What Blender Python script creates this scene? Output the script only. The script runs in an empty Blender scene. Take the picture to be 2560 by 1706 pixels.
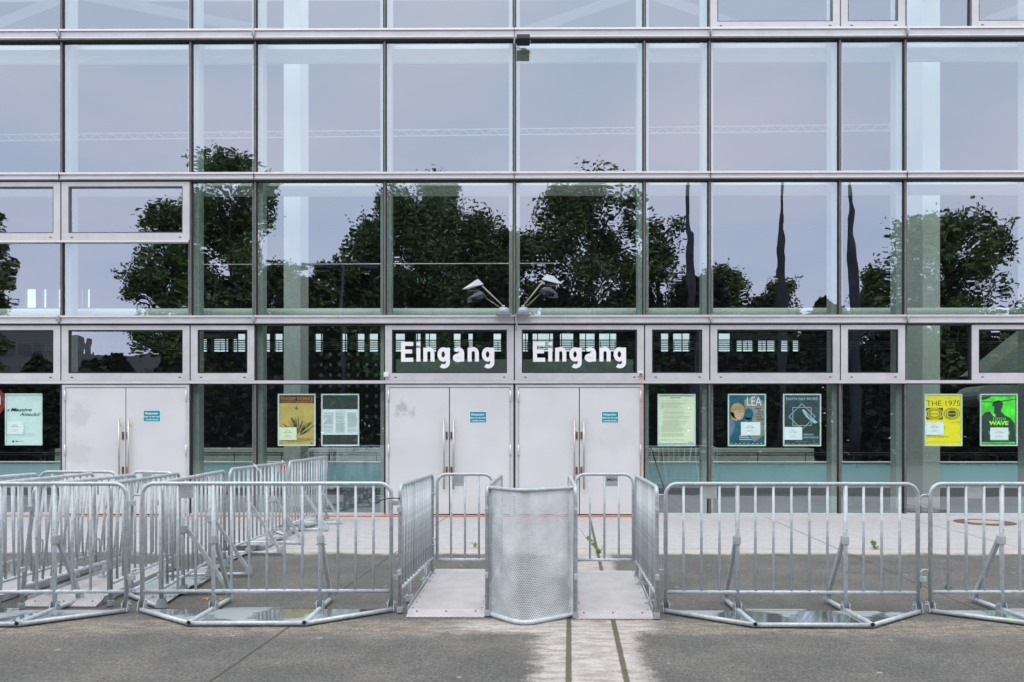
import bpy, bmesh, math, random
from mathutils import Vector, Matrix, noise as mnoise
R = math.radians
sc = bpy.context.scene
col = sc.collection
rnd = random.Random(7)

# ---------------------------------------------------------------- camera, world, sun, exposure
FPX, CX, HY, CAMZ, YAW = 1991.0, 1280.0, 1078.5, 1.567, R(0.37)
cam = bpy.data.cameras.new("camera"); camo = bpy.data.objects.new("camera", cam); col.objects.link(camo)
cam.sensor_width = 36.0; cam.lens = 36.0 * FPX / 2560; cam.shift_y = (HY - 853) / 2560
cam.clip_start = 0.05; cam.clip_end = 800
camo.location = (0, 0, CAMZ); camo.rotation_euler = (R(90), 0, YAW)
sc.camera = camo

SUN_EL, SUN_ROT = R(58), R(200)
w = bpy.data.worlds.new("World"); sc.world = w; w.use_nodes = True
nt = w.node_tree; N = nt.nodes; L = nt.links; N.clear()
sky = N.new('ShaderNodeTexSky'); sky.sky_type = 'NISHITA'; sky.sun_disc = False
sky.sun_elevation = SUN_EL; sky.sun_rotation = SUN_ROT
tc = N.new('ShaderNodeTexCoord'); sep = N.new('ShaderNodeSeparateXYZ'); L.new(tc.outputs['Generated'], sep.inputs[0])
ramp = N.new('ShaderNodeValToRGB'); L.new(sep.outputs['Z'], ramp.inputs[0])
els = ramp.color_ramp.elements
def sv(c, k=1/2.2): return tuple(v*k for v in c) + (1,)
stops = [(0.0, (1.66, 1.47, 1.52)), (0.06, (1.42, 1.34, 1.50)), (0.18, (1.20, 1.22, 1.42)), (0.42, (1.25, 1.28, 1.40)), (1.0, (2.05, 2.03, 1.98))]
els[0].position, els[0].color = stops[0][0], sv(stops[0][1])
els[1].position, els[1].color = stops[-1][0], sv(stops[-1][1])
for p, c in stops[1:-1]:
    e = els.new(p); e.color = sv(c)
nz = N.new('ShaderNodeTexNoise'); nz.inputs['Scale'].default_value = 3.6; nz.inputs['Detail'].default_value = 6
mpw = N.new('ShaderNodeMapping'); mpw.inputs['Scale'].default_value = (1, 1, 2.6); L.new(tc.outputs['Generated'], mpw.inputs[0]); L.new(mpw.outputs[0], nz.inputs['Vector'])
cr = N.new('ShaderNodeValToRGB'); L.new(nz.outputs['Fac'], cr.inputs[0])
cr.color_ramp.elements[0].position = .3; cr.color_ramp.elements[0].color = (.80, .89, .985, 1)
cr.color_ramp.elements[1].position = .7; cr.color_ramp.elements[1].color = (1.10, 1.05, 1.04, 1)
mul = N.new('ShaderNodeMix'); mul.data_type = 'RGBA'; mul.blend_type = 'MULTIPLY'; mul.inputs[0].default_value = 1
L.new(ramp.outputs[0], mul.inputs[6]); L.new(cr.outputs[0], mul.inputs[7])
mix = N.new('ShaderNodeMix'); mix.data_type = 'RGBA'; mix.inputs[0].default_value = .9
scl = N.new('ShaderNodeVectorMath'); scl.operation = 'SCALE'; scl.inputs[3].default_value = 22.0
L.new(mul.outputs[2], scl.inputs[0])
L.new(sky.outputs[0], mix.inputs[6]); L.new(scl.outputs[0], mix.inputs[7])
bg = N.new('ShaderNodeBackground'); bg.inputs[1].default_value = .1
L.new(mix.outputs[2], bg.inputs[0])
wo = N.new('ShaderNodeOutputWorld'); L.new(bg.outputs[0], wo.inputs[0])

sun = bpy.data.lights.new("sun", 'SUN'); sun.energy = .7; sun.angle = R(30); sun.color = (1, .97, .93)
suno = bpy.data.objects.new("sun", sun); col.objects.link(suno)
# light comes from behind the camera, slightly from the left, high
d = Vector((math.sin(SUN_ROT) * math.cos(SUN_EL), math.cos(SUN_ROT) * math.cos(SUN_EL), math.sin(SUN_EL)))
suno.rotation_euler = d.to_track_quat('Z', 'Y').to_euler(); suno.location = (0, -5, 30)
sc.view_settings.view_transform = 'Standard'; sc.view_settings.look = 'None'
sc.view_settings.exposure = 0.33; sc.view_settings.gamma = 1
sc.render.engine = 'CYCLES'
sc.cycles.use_denoising = True
sc.cycles.max_bounces = 10; sc.cycles.transparent_max_bounces = 24
sc.cycles.glossy_bounces = 5; sc.cycles.diffuse_bounces = 4
sc.cycles.sample_clamp_indirect = 8

# ---------------------------------------------------------------- helpers
def at(px, py, Y):
    """point of the vertical plane y=Y seen at photograph pixel (px, py)"""
    u = (px - CX) / FPX; v = -(py - HY) / FPX
    dx = u * math.cos(YAW) - math.sin(YAW); dy = u * math.sin(YAW) + math.cos(YAW)
    t = Y / dy
    return Vector((dx * t, Y, CAMZ + v * t))

def tag(o, label=None, cat=None, group=None, kind=None):
    if label: o['label'] = label
    if cat: o['category'] = cat
    if group: o['group'] = group
    if kind: o['kind'] = kind
    return o

def empty(name, loc=(0, 0, 0), rz=0.0):
    o = bpy.data.objects.new(name, None); o.empty_display_size = .2
    col.objects.link(o); o.location = loc; o.rotation_euler = (0, 0, rz); return o

def kids(o): return [c for c in o.children]
def copy_tree(o, parent=None):
    c = o.copy(); col.objects.link(c); c.parent = parent
    if parent is not None: c.matrix_parent_inverse = o.matrix_parent_inverse.copy()
    for ch in kids(o): copy_tree(ch, c)
    return c

class MB:
    def __init__(s): s.v = []; s.f = []; s.m = []; s.sm = []
    def add(s, vs, fs, mi=0, smooth=False):
        b = len(s.v); s.v += [tuple(v) for v in vs]
        for f in fs: s.f.append(tuple(b + i for i in f)); s.m.append(mi); s.sm.append(smooth)
        return s
    def box(s, x0, x1, y0, y1, z0, z1, mi=0):
        vs = [(x, y, z) for z in (z0, z1) for y in (y0, y1) for x in (x0, x1)]
        return s.add(vs, [(0, 2, 3, 1), (4, 5, 7, 6), (0, 1, 5, 4), (2, 6, 7, 3), (0, 4, 6, 2), (1, 3, 7, 5)], mi)
    def beam(s, a, b, wd, th, up=(0, 0, 1), mi=0):
        a = Vector(a); b = Vector(b); t = (b - a).normalized(); u = Vector(up)
        sd = t.cross(u)
        if sd.length < 1e-4: sd = t.cross(Vector((1, 0, 0)))
        sd.normalize(); n = sd.cross(t).normalized()
        vs = []
        for p in (a, b):
            for i, j in ((-1, -1), (1, -1), (1, 1), (-1, 1)): vs.append(p + sd * (i * wd / 2) + n * (j * th / 2))
        return s.add(vs, [(3, 2, 1, 0), (4, 5, 6, 7), (0, 1, 5, 4), (1, 2, 6, 5), (2, 3, 7, 6), (3, 0, 4, 7)], mi)
    def tube(s, pts, r, seg=8, caps=True, mi=0, closed=False):
        pts = [Vector(p) for p in pts]; n = len(pts)
        rs = r if isinstance(r, (list, tuple)) else [r] * n
        t0 = (pts[1] - pts[0]).normalized()
        ref = Vector((0, 0, 1)) if abs(t0.z) < .9 else Vector((0, 1, 0))
        nn = t0.cross(ref).normalized(); rings = []
        for i, p in enumerate(pts):
            if closed: t = (pts[(i + 1) % n] - pts[i - 1]).normalized()
            elif i == 0: t = t0
            elif i == n - 1: t = (pts[i] - pts[i - 1]).normalized()
            else: t = ((pts[i + 1] - p).normalized() + (p - pts[i - 1]).normalized()).normalized()
            nn = (nn - t * nn.dot(t)).normalized(); bb = t.cross(nn)
            rings.append([p + (nn * math.cos(2 * math.pi * k / seg) + bb * math.sin(2 * math.pi * k / seg)) * rs[i] for k in range(seg)])
        vs = [q for rr in rings for q in rr]; fs = []
        for i in range(n if closed else n - 1):
            a = i * seg; b = ((i + 1) % n) * seg
            for k in range(seg): fs.append((a + k, a + (k + 1) % seg, b + (k + 1) % seg, b + k))
        s.add(vs, fs, mi, True)
        if caps and not closed:
            b0 = len(s.v) - len(vs)
            s.f.append(tuple(b0 + k for k in reversed(range(seg)))); s.m.append(mi); s.sm.append(False)
            s.f.append(tuple(b0 + (n - 1) * seg + k for k in range(seg))); s.m.append(mi); s.sm.append(False)
        return s
    def prism(s, pts, z0, z1, mi=0):   # polygon in xy
        n = len(pts)
        vs = [(p[0], p[1], z0) for p in pts] + [(p[0], p[1], z1) for p in pts]
        fs = [tuple(reversed(range(n))), tuple(range(n, 2 * n))] + [(i, (i + 1) % n, n + (i + 1) % n, n + i) for i in range(n)]
        return s.add(vs, fs, mi)
    def flat(s, pts, y, mi=0):         # polygon in xz facing -y
        return s.add([(p[0], y, p[1]) for p in pts], [tuple(range(len(pts)))], mi)
    def rect(s, x0, x1, z0, z1, y, mi=0):
        return s.flat([(x0, z0), (x1, z0), (x1, z1), (x0, z1)], y, mi)
    def disc(s, cx, cz, rx, rz, y, mi=0, n=20):
        return s.flat([(cx + rx * math.cos(2 * math.pi * k / n), cz + rz * math.sin(2 * math.pi * k / n)) for k in range(n)], y, mi)
    def build(s, name, mats, parent=None, bevel=0.0, recalc=True):
        me = bpy.data.meshes.new(name); me.from_pydata(s.v, [], s.f)
        if not isinstance(mats, (list, tuple)): mats = [mats]
        for m in mats: me.materials.append(m)
        me.polygons.foreach_set('material_index', s.m)
        me.polygons.foreach_set('use_smooth', s.sm)
        if recalc or bevel:
            bm = bmesh.new(); bm.from_mesh(me)
            if recalc: bmesh.ops.recalc_face_normals(bm, faces=bm.faces)
            if bevel:
                ed = [e for e in bm.edges if len(e.link_faces) == 2 and e.calc_face_angle(0) > 1.0]
                bmesh.ops.bevel(bm, geom=ed, offset=bevel, segments=2, affect='EDGES', clamp_overlap=True)
            bm.to_mesh(me); bm.free()
        me.update()
        o = bpy.data.objects.new(name, me); col.objects.link(o)
        if parent is not None: o.parent = parent
        return o

_tc = {}
def text_geo(t, bold=0.0, shear=0.0):
    k = (t, bold, shear)
    if k not in _tc:
        cu = bpy.data.curves.new("t", 'FONT'); cu.body = t; cu.size = 1; cu.offset = bold; cu.shear = shear
        cu.resolution_u = 3; cu.dimensions = '2D'; cu.fill_mode = 'BOTH'
        ob = bpy.data.objects.new("t", cu); col.objects.link(ob)
        bpy.context.view_layer.update()
        dg = bpy.context.evaluated_depsgraph_get()
        me = bpy.data.meshes.new_from_object(ob.evaluated_get(dg))
        _tc[k] = ([tuple(v.co) for v in me.vertices], [tuple(p.vertices) for p in me.polygons])
        bpy.data.objects.remove(ob); bpy.data.curves.remove(cu); bpy.data.meshes.remove(me)
    return _tc[k]
def text(mb, t, x0, x1, zb, h, y, mi=0, bold=0.0, shear=0.0):
    """lettering in the xz plane: spans x0..x1, baseline zb, capital height h"""
    vs, fs = text_geo(t, bold, shear)
    ev, _ = text_geo('E', bold, 0.0)
    ch = max(v[1] for v in ev) - min(v[1] for v in ev); eb = min(v[1] for v in ev)
    ax = min(v[0] for v in vs); bx = max(v[0] for v in vs)
    sx = (x1 - x0) / (bx - ax); sz = h / ch
    mb.add([(x0 + (v[0] - ax) * sx, y, zb + (v[1] - eb) * sz) for v in vs], fs, mi)

# ---------------------------------------------------------------- materials
def stroke(mb, pts, wd, y, mi=0):
    n = len(pts); L_, R_ = [], []
    for i in range(n):
        a = Vector(pts[max(0, i - 1)]); c = Vector(pts[min(n - 1, i + 1)]); t = (c - a).normalized(); nn = Vector((-t.y, t.x)) * wd / 2
        L_.append(Vector(pts[i]) + nn); R_.append(Vector(pts[i]) - nn)
    vs = [(p.x, y, p.y) for p in L_] + [(p.x, y, p.y) for p in R_]
    mb.add(vs, [(i, i + 1, n + i + 1, n + i) for i in range(n - 1)], mi)
def arcp(cx, cy, rx, ry, a0, a1, n=12):
    return [(cx + rx * math.cos(R(a0 + (a1 - a0) * k / n)), cy + ry * math.sin(R(a0 + (a1 - a0) * k / n))) for k in range(n + 1)]
GW = .205
def glyph(ch):
    if ch == 'E': return [[(GW / 2, 0), (GW / 2, 1)], [(0, .09), (.62, .09)], [(0, .91), (.62, .91)], [(0, .52), (.56, .52)]]
    if ch == 'i': return [[(GW / 2, 0), (GW / 2, .71)], [(GW / 2, .82), (GW / 2, 1.0)]]
    if ch == 'n': return [[(GW / 2, 0), (GW / 2, .71)], [(GW / 2, .46)] + arcp(.285, .44, .185, .20, 150, 0) + [(.47, .2), (.47, 0)]]
    if ch == 'g': return [arcp(.285, .365, .19, .265, 0, 360, 24), [(.525, .71), (.525, .0)] + arcp(.32, -.06, .205, .19, 0, -135)]
    if ch == 'a': return [arcp(.27, .43, .20, .20, 140, 0) + [(.47, .2), (.47, 0)], arcp(.27, .19, .175, .115, 0, 360, 20), [(.27, .37), (.47, .37)]]
def condensed(mb, x0, x1, zb, h, y, mi=0):
    k = (x1 - x0) / 4.73; j = 0
    for ch, ox in zip('Eingang', (0, .78, 1.13, 1.86, 2.64, 3.39, 4.12)):
        for st in glyph(ch):
            j += 1; stroke(mb, [(x0 + (ox + px_) * k, zb + py_ * h) for px_, py_ in st], GW * k, y - .0004 * j, mi)

def mat(name, base=(.5, .5, .5), rough=.5, metal=0.0, var=0.0, vscale=5.0, bump=0.0, bscale=40.0, spec=None, rvar=0.0):
    m = bpy.data.materials.new(name); m.use_nodes = True
    t = m.node_tree; b = t.nodes['Principled BSDF']
    b.inputs['Base Color'].default_value = (*base, 1); b.inputs['Roughness'].default_value = rough
    b.inputs['Metallic'].default_value = metal
    if spec is not None: b.inputs['Specular IOR Level'].default_value = spec
    tcn = t.nodes.new('ShaderNodeTexCoord')
    if var or rvar:
        n = t.nodes.new('ShaderNodeTexNoise'); n.inputs['Scale'].default_value = vscale; n.inputs['Detail'].default_value = 6
        n.inputs['Roughness'].default_value = .65
        t.links.new(tcn.outputs['Object'], n.inputs['Vector'])
        r = t.nodes.new('ShaderNodeMapRange'); r.inputs[1].default_value = .3; r.inputs[2].default_value = .7
        r.inputs[3].default_value = 1 - var; r.inputs[4].default_value = 1 + var
        t.links.new(n.outputs['Fac'], r.inputs[0])
        mx = t.nodes.new('ShaderNodeVectorMath'); mx.operation = 'SCALE'; mx.inputs[0].default_value = base
        t.links.new(r.outputs[0], mx.inputs[3]); t.links.new(mx.outputs[0], b.inputs['Base Color'])
        if rvar:
            r2 = t.nodes.new('ShaderNodeMapRange'); r2.inputs[1].default_value = .35; r2.inputs[2].default_value = .65
            r2.inputs[3].default_value = max(.03, rough - rvar); r2.inputs[4].default_value = rough + rvar
            t.links.new(n.outputs['Fac'], r2.inputs[0]); t.links.new(r2.outputs[0], b.inputs['Roughness'])
    if bump:
        n2 = t.nodes.new('ShaderNodeTexNoise'); n2.inputs['Scale'].default_value = bscale; n2.inputs['Detail'].default_value = 4
        t.links.new(tcn.outputs['Object'], n2.inputs['Vector'])
        bp = t.nodes.new('ShaderNodeBump'); bp.inputs['Distance'].default_value = bump; bp.inputs['Strength'].default_value = 1
        t.links.new(n2.outputs['Fac'], bp.inputs['Height']); t.links.new(bp.outputs[0], b.inputs['Normal'])
    return m

M = {}
M['galv'] = mat('galvanised_steel', (.50, .545, .57), .5, .28, var=.22, vscale=22, rvar=.08)
M['galv_dull'] = mat('galvanised_dull', (.45, .49, .51), .55, .25, var=.25, vscale=9)
M['alu'] = mat('facade_aluminium', (.60, .595, .605), .42, .15, var=.09, vscale=3, rvar=.05)
M['alu_lip'] = mat('facade_lip', (.74, .73, .73), .35, .3, var=.05, vscale=4)
M['mull'] = mat('mullion_cap', (.16, .145, .14), .5, .2, var=.2, vscale=6)
M['gasket'] = mat('rubber_gasket', (.02, .02, .022), .5)
M['gasket_grey'] = mat('grey_gasket', (.12, .12, .14), .5)
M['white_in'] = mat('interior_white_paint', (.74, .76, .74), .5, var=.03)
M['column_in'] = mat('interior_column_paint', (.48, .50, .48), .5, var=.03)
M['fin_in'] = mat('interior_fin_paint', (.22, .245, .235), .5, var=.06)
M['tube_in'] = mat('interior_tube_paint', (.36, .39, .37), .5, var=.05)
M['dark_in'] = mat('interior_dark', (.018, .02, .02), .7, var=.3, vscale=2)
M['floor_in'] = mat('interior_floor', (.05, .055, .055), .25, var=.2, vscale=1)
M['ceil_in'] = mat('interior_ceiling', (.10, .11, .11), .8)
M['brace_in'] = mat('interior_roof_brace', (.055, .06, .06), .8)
M['teal_in'] = mat('interior_teal_panel', (.34, .66, .74), .35, var=.05, vscale=2)
M['pale_in'] = mat('interior_counter', (.42, .45, .38), .6, var=.06, vscale=3)
M['grey_in'] = mat('interior_grey_wall', (.16, .19, .175), .7, var=.08, vscale=2)
M['steel_in'] = mat('interior_rail', (.6, .62, .6), .35, .4)
M['white'] = mat('white_plastic', (.8, .8, .79), .4)
M['letter'] = mat('white_lettering', (.9, .9, .9), .5)
M['black'] = mat('black_plastic_and_hole_shade', (.02, .022, .025), .45)
M['lampgrey'] = mat('lamp_grey_paint', (.40, .44, .48), .4, .2, var=.08, vscale=10)
M['brass'] = mat('lamp_arm_steel', (.55, .47, .36), .35, .6)
M['handle'] = mat('handle_steel', (.52, .48, .44), .35, .7, var=.1)
M['lock'] = mat('lock_brown', (.16, .12, .09), .5, .4)
M['orange'] = mat('orange_cable', (.66, .20, .09), .5)
M['teal_st'] = mat('sticker_teal', (.0, .30, .36), .4)
M['leaf'] = mat('leaf_green', (.08, .135, .035), .6, var=.6, vscale=1.5)
M['leaf2'] = mat('leaf_dark', (.06, .105, .03), .6, var=.6, vscale=1.5)
M['leaf3'] = mat('leaf_olive', (.11, .13, .045), .6, var=.4, vscale=1.5)
M['leaf_hedge'] = mat('leaf_hedge', (.015, .025, .011), .6, var=.5, vscale=.8)
M['bark'] = mat('bark', (.05, .04, .03), .9, var=.3, vscale=4)
M['weed'] = mat('weed_green', (.16, .22, .06), .6, var=.3, vscale=30)
M['leafdry'] = mat('dry_leaf', (.45, .22, .06), .7, var=.3, vscale=60)
M['pylon'] = mat('dark_blue_grey_mast', (.045, .055, .085), .5, .2)
M['flag'] = mat('dark_flag_cloth', (.035, .042, .058), .8, var=.5, vscale=1.3)
M['facade_far'] = mat('far_concrete', (.11, .115, .12), .8, var=.1, vscale=.3)
M['glass_far'] = mat('far_window', (.03, .035, .05), .15)
M['rust'] = mat('manhole_rust', (.14, .085, .065), .8, var=.3, vscale=18, bump=.004, bscale=60)
M['manhole_c'] = mat('manhole_concrete', (.42, .38, .33), .9, var=.15, vscale=15)
M['grid_in'] = mat('pale_green_squares', (.045, .065, .06), .5)
M['skin'] = mat('skin', (.45, .28, .2), .5)
M['navy'] = mat('navy_cloth', (.03, .045, .12), .8)
M['hair'] = mat('brown_hair', (.2, .09, .04), .7)

def vary(m, amt):
    t = m.node_tree; b = t.nodes['Principled BSDF']; l = b.inputs['Base Color'].links[0]; src = l.from_socket
    oi = t.nodes.new('ShaderNodeObjectInfo'); r_ = t.nodes.new('ShaderNodeMapRange'); r_.inputs[3].default_value = 1 - amt; r_.inputs[4].default_value = 1 + amt
    t.links.new(oi.outputs['Random'], r_.inputs[0]); v = t.nodes.new('ShaderNodeVectorMath'); v.operation = 'SCALE'
    t.links.new(src, v.inputs[0]); t.links.new(r_.outputs[0], v.inputs[3]); t.links.new(v.outputs[0], b.inputs['Base Color'])
vary(M['galv'], .13); vary(M['galv_dull'], .15); vary(M['alu'], .035)
def door_mat():
    m = mat('white_door_paint', (.675, .68, .69), .45)
    t = m.node_tree; b = t.nodes['Principled BSDF']
    g = t.nodes.new('ShaderNodeNewGeometry')
    nz = t.nodes.new('ShaderNodeTexNoise'); nz.inputs['Scale'].default_value = 1.3; nz.inputs['Detail'].default_value = 7
    t.links.new(g.outputs['Position'], nz.inputs['Vector'])
    rg = t.nodes.new('ShaderNodeMapRange'); rg.inputs[1].default_value = .3; rg.inputs[2].default_value = .7
    rg.inputs[3].default_value = .94; rg.inputs[4].default_value = 1.04
    t.links.new(nz.outputs['Fac'], rg.inputs[0]); last = rg.outputs[0]
    n2 = t.nodes.new('ShaderNodeTexNoise'); n2.inputs['Scale'].default_value = 9; n2.inputs['Detail'].default_value = 5
    t.links.new(g.outputs['Position'], n2.inputs['Vector'])
    for (px, py, r, dk) in ((1010, 1026, .2, .30), (199, 1040, .26, .12), (195, 1135, .3, .12), (1540, 1095, .35, .05)):
        p = at(px, py, 14.72)
        dn = t.nodes.new('ShaderNodeVectorMath'); dn.operation = 'DISTANCE'; dn.inputs[1].default_value = p
        t.links.new(g.outputs['Position'], dn.inputs[0])
        ad = t.nodes.new('ShaderNodeMath'); ad.operation = 'MULTIPLY_ADD'; ad.inputs[1].default_value = .55; 
        t.links.new(n2.outputs['Fac'], ad.inputs[0]); t.links.new(dn.outputs['Value'], ad.inputs[2])
        mr = t.nodes.new('ShaderNodeMapRange'); mr.interpolation_type = 'SMOOTHSTEP'
        mr.inputs[1].default_value = r + .10; mr.inputs[2].default_value = r + .30
        mr.inputs[3].default_value = 1 - dk; mr.inputs[4].default_value = 1
        t.links.new(ad.outputs[0], mr.inputs[0])
        ml = t.nodes.new('ShaderNodeMath'); ml.operation = 'MULTIPLY'
        t.links.new(last, ml.inputs[0]); t.links.new(mr.outputs[0], ml.inputs[1]); last = ml.outputs[0]
    vs = t.nodes.new('ShaderNodeVectorMath'); vs.operation = 'SCALE'; vs.inputs[0].default_value = (.675, .68, .69)
    t.links.new(last, vs.inputs[3]); t.links.new(vs.outputs[0], b.inputs['Base Color'])
    return m
M['door'] = door_mat()

def glass_mat(name, tr, gl, bump):
    m = bpy.data.materials.new(name); m.use_nodes = True; t = m.node_tree; t.nodes.clear()
    o = t.nodes.new('ShaderNodeOutputMaterial'); a = t.nodes.new('ShaderNodeAddShader')
    x = t.nodes.new('ShaderNodeBsdfTransparent'); x.inputs[0].default_value = (*tr, 1)
    g = t.nodes.new('ShaderNodeBsdfGlossy'); g.inputs['Color'].default_value = (*gl, 1); g.inputs['Roughness'].default_value = 0
    tcn = t.nodes.new('ShaderNodeTexCoord')
    mp = t.nodes.new('ShaderNodeMapping'); mp.inputs['Scale'].default_value = (1, 1, .45); t.links.new(tcn.outputs['Object'], mp.inputs[0])
    n = t.nodes.new('ShaderNodeTexNoise'); n.inputs['Scale'].default_value = 2.2; n.inputs['Detail'].default_value = 1.5
    t.links.new(mp.outputs[0], n.inputs['Vector'])
    bp = t.nodes.new('ShaderNodeBump'); bp.inputs['Distance'].default_value = bump; bp.inputs['Strength'].default_value = 1
    t.links.new(n.outputs['Fac'], bp.inputs['Height']); t.links.new(bp.outputs[0], g.inputs['Normal'])
    t.links.new(x.outputs[0], a.inputs[0]); t.links.new(g.outputs[0], a.inputs[1]); t.links.new(a.outputs[0], o.inputs[0])
    return m
M['glass'] = glass_mat('coated_glass', (.84, .93, .885), (.295, .315, .342), .0019)

M['glass_dimming'] = glass_mat('dimming_glass', (.42, .50, .47), (.05, .05, .05), .001)  # darker tint, for the sheet added to dim the rear openings

def perf_mat():
    m = mat('perforated_sheet', (.70, .74, .77), .45, .3, var=.22, vscale=5, rvar=.08)
    t = m.node_tree; b = t.nodes['Principled BSDF']
    uv = t.nodes.new('ShaderNodeUVMap'); uv.uv_map = 'UVMap'
    s = t.nodes.new('ShaderNodeSeparateXYZ'); t.links.new(uv.outputs[0], s.inputs[0])
    def math_(op, a, bb=None, c=None):
        n = t.nodes.new('ShaderNodeMath'); n.operation = op
        for i, q in enumerate((a, bb, c)):
            if q is None: continue
            if isinstance(q, (int, float)): n.inputs[i].default_value = q
            else: t.links.new(q, n.inputs[i])
        return n.outputs[0]
    px, pz = .0162, .0280
    def dist(ox, oz):
        fx = math_('SUBTRACT', math_('FRACT', math_('ADD', math_('DIVIDE', s.outputs[0], px), ox)), .5)
        fz = math_('SUBTRACT', math_('FRACT', math_('ADD', math_('DIVIDE', s.outputs[1], pz), oz)), .5)
        ax = math_('MULTIPLY', fx, px); az = math_('MULTIPLY', fz, pz)
        return math_('SQRT', math_('ADD', math_('MULTIPLY', ax, ax), math_('MULTIPLY', az, az)))
    dd = math_('MINIMUM', dist(0, 0), dist(.5, .5))
    hole = math_('LESS_THAN', dd, .0043)
    # plain margins at the rim
    inz = math_('MULTIPLY', math_('GREATER_THAN', s.outputs[1], .04), math_('LESS_THAN', s.outputs[1], 1.045))
    inx = math_('MULTIPLY', math_('GREATER_THAN', s.outputs[0], .02), math_('LESS_THAN', s.outputs[0], .835))
    hole = math_('MULTIPLY', hole, math_('MULTIPLY', inz, inx))
    tr = t.nodes.new('ShaderNodeBsdfTransparent'); mx = t.nodes.new('ShaderNodeMixShader')
    t.links.new(hole, mx.inputs[0]); t.links.new(b.outputs[0], mx.inputs[1]); t.links.new(tr.outputs[0], mx.inputs[2])
    t.links.new(mx.outputs[0], t.nodes['Material Output'].inputs[0])
    return m
M['perf'] = perf_mat()

def wetplate_mat():
    m = mat('wet_foot_plate', (.50, .54, .56), .3, .6)
    t = m.node_tree; b = t.nodes['Principled BSDF']
    g = t.nodes.new('ShaderNodeNewGeometry')
    n = t.nodes.new('ShaderNodeTexNoise'); n.inputs['Scale'].default_value = 1.8; n.inputs['Detail'].default_value = 4
    t.links.new(g.outputs['Position'], n.inputs['Vector'])
    r = t.nodes.new('ShaderNodeMapRange'); r.inputs[1].default_value = .47; r.inputs[2].default_value = .53
    r.inputs[3].default_value = .02; r.inputs[4].default_value = .42
    t.links.new(n.outputs['Fac'], r.inputs[0]); t.links.new(r.outputs[0], b.inputs['Roughness'])
    r2 = t.nodes.new('ShaderNodeMapRange'); r2.inputs[1].default_value = .47; r2.inputs[2].default_value = .53
    r2.inputs[3].default_value = .55; r2.inputs[4].default_value = 1.0
    t.links.new(n.outputs['Fac'], r2.inputs[0])
    vs = t.nodes.new('ShaderNodeVectorMath'); vs.operation = 'SCALE'; vs.inputs[0].default_value = (.50, .54, .56)
    t.links.new(r2.outputs[0], vs.inputs[3]); t.links.new(vs.outputs[0], b.inputs['Base Color'])
    br = t.nodes.new('ShaderNodeTexWave'); br.inputs['Scale'].default_value = 22; br.inputs['Distortion'].default_value = 0
    t.links.new(g.outputs['Position'], br.inputs['Vector'])
    bp = t.nodes.new('ShaderNodeBump'); bp.inputs['Distance'].default_value = .0015
    ml = t.nodes.new('ShaderNodeMath'); ml.operation = 'MULTIPLY'
    t.links.new(br.outputs['Fac'], ml.inputs[0]); t.links.new(r.outputs[0], ml.inputs[1])
    t.links.new(ml.outputs[0], bp.inputs['Height']); t.links.new(bp.outputs[0], b.inputs['Normal'])
    return m
M['wet'] = wetplate_mat()

def tread_mat():
    m = mat('tread_plate_aluminium', (.60, .575, .575), .45, .35, var=.14, vscale=5)
    t = m.node_tree; b = t.nodes['Principled BSDF']
    g = t.nodes.new('ShaderNodeTexCoord')
    br = t.nodes.new('ShaderNodeTexBrick'); br.inputs['Scale'].default_value = 11; br.inputs['Mortar Size'].default_value = .1
    br.inputs['Mortar Smooth'].default_value = .6; br.offset = .5
    br.inputs['Color1'].default_value = (1, 1, 1, 1); br.inputs['Color2'].default_value = (1, 1, 1, 1); br.inputs['Mortar'].default_value = (0, 0, 0, 1)
    t.links.new(g.outputs['Object'], br.inputs['Vector'])
    bp = t.nodes.new('ShaderNodeBump'); bp.inputs['Distance'].default_value = .003
    t.links.new(br.outputs['Color'], bp.inputs['Height']); t.links.new(bp.outputs[0], b.inputs['Normal'])
    l = b.inputs['Base Color'].links[0].from_socket; mr = t.nodes.new('ShaderNodeMapRange'); mr.inputs[3].default_value = .80; mr.inputs[4].default_value = 1.04
    sc2 = t.nodes.new('ShaderNodeSeparateColor'); t.links.new(br.outputs['Color'], sc2.inputs[0]); t.links.new(sc2.outputs[0], mr.inputs[0])
    v2 = t.nodes.new('ShaderNodeVectorMath'); v2.operation = 'SCALE'; t.links.new(l, v2.inputs[0]); t.links.new(mr.outputs[0], v2.inputs[3]); t.links.new(v2.outputs[0], b.inputs['Base Color'])
    return m
M['tread'] = tread_mat()

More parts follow.
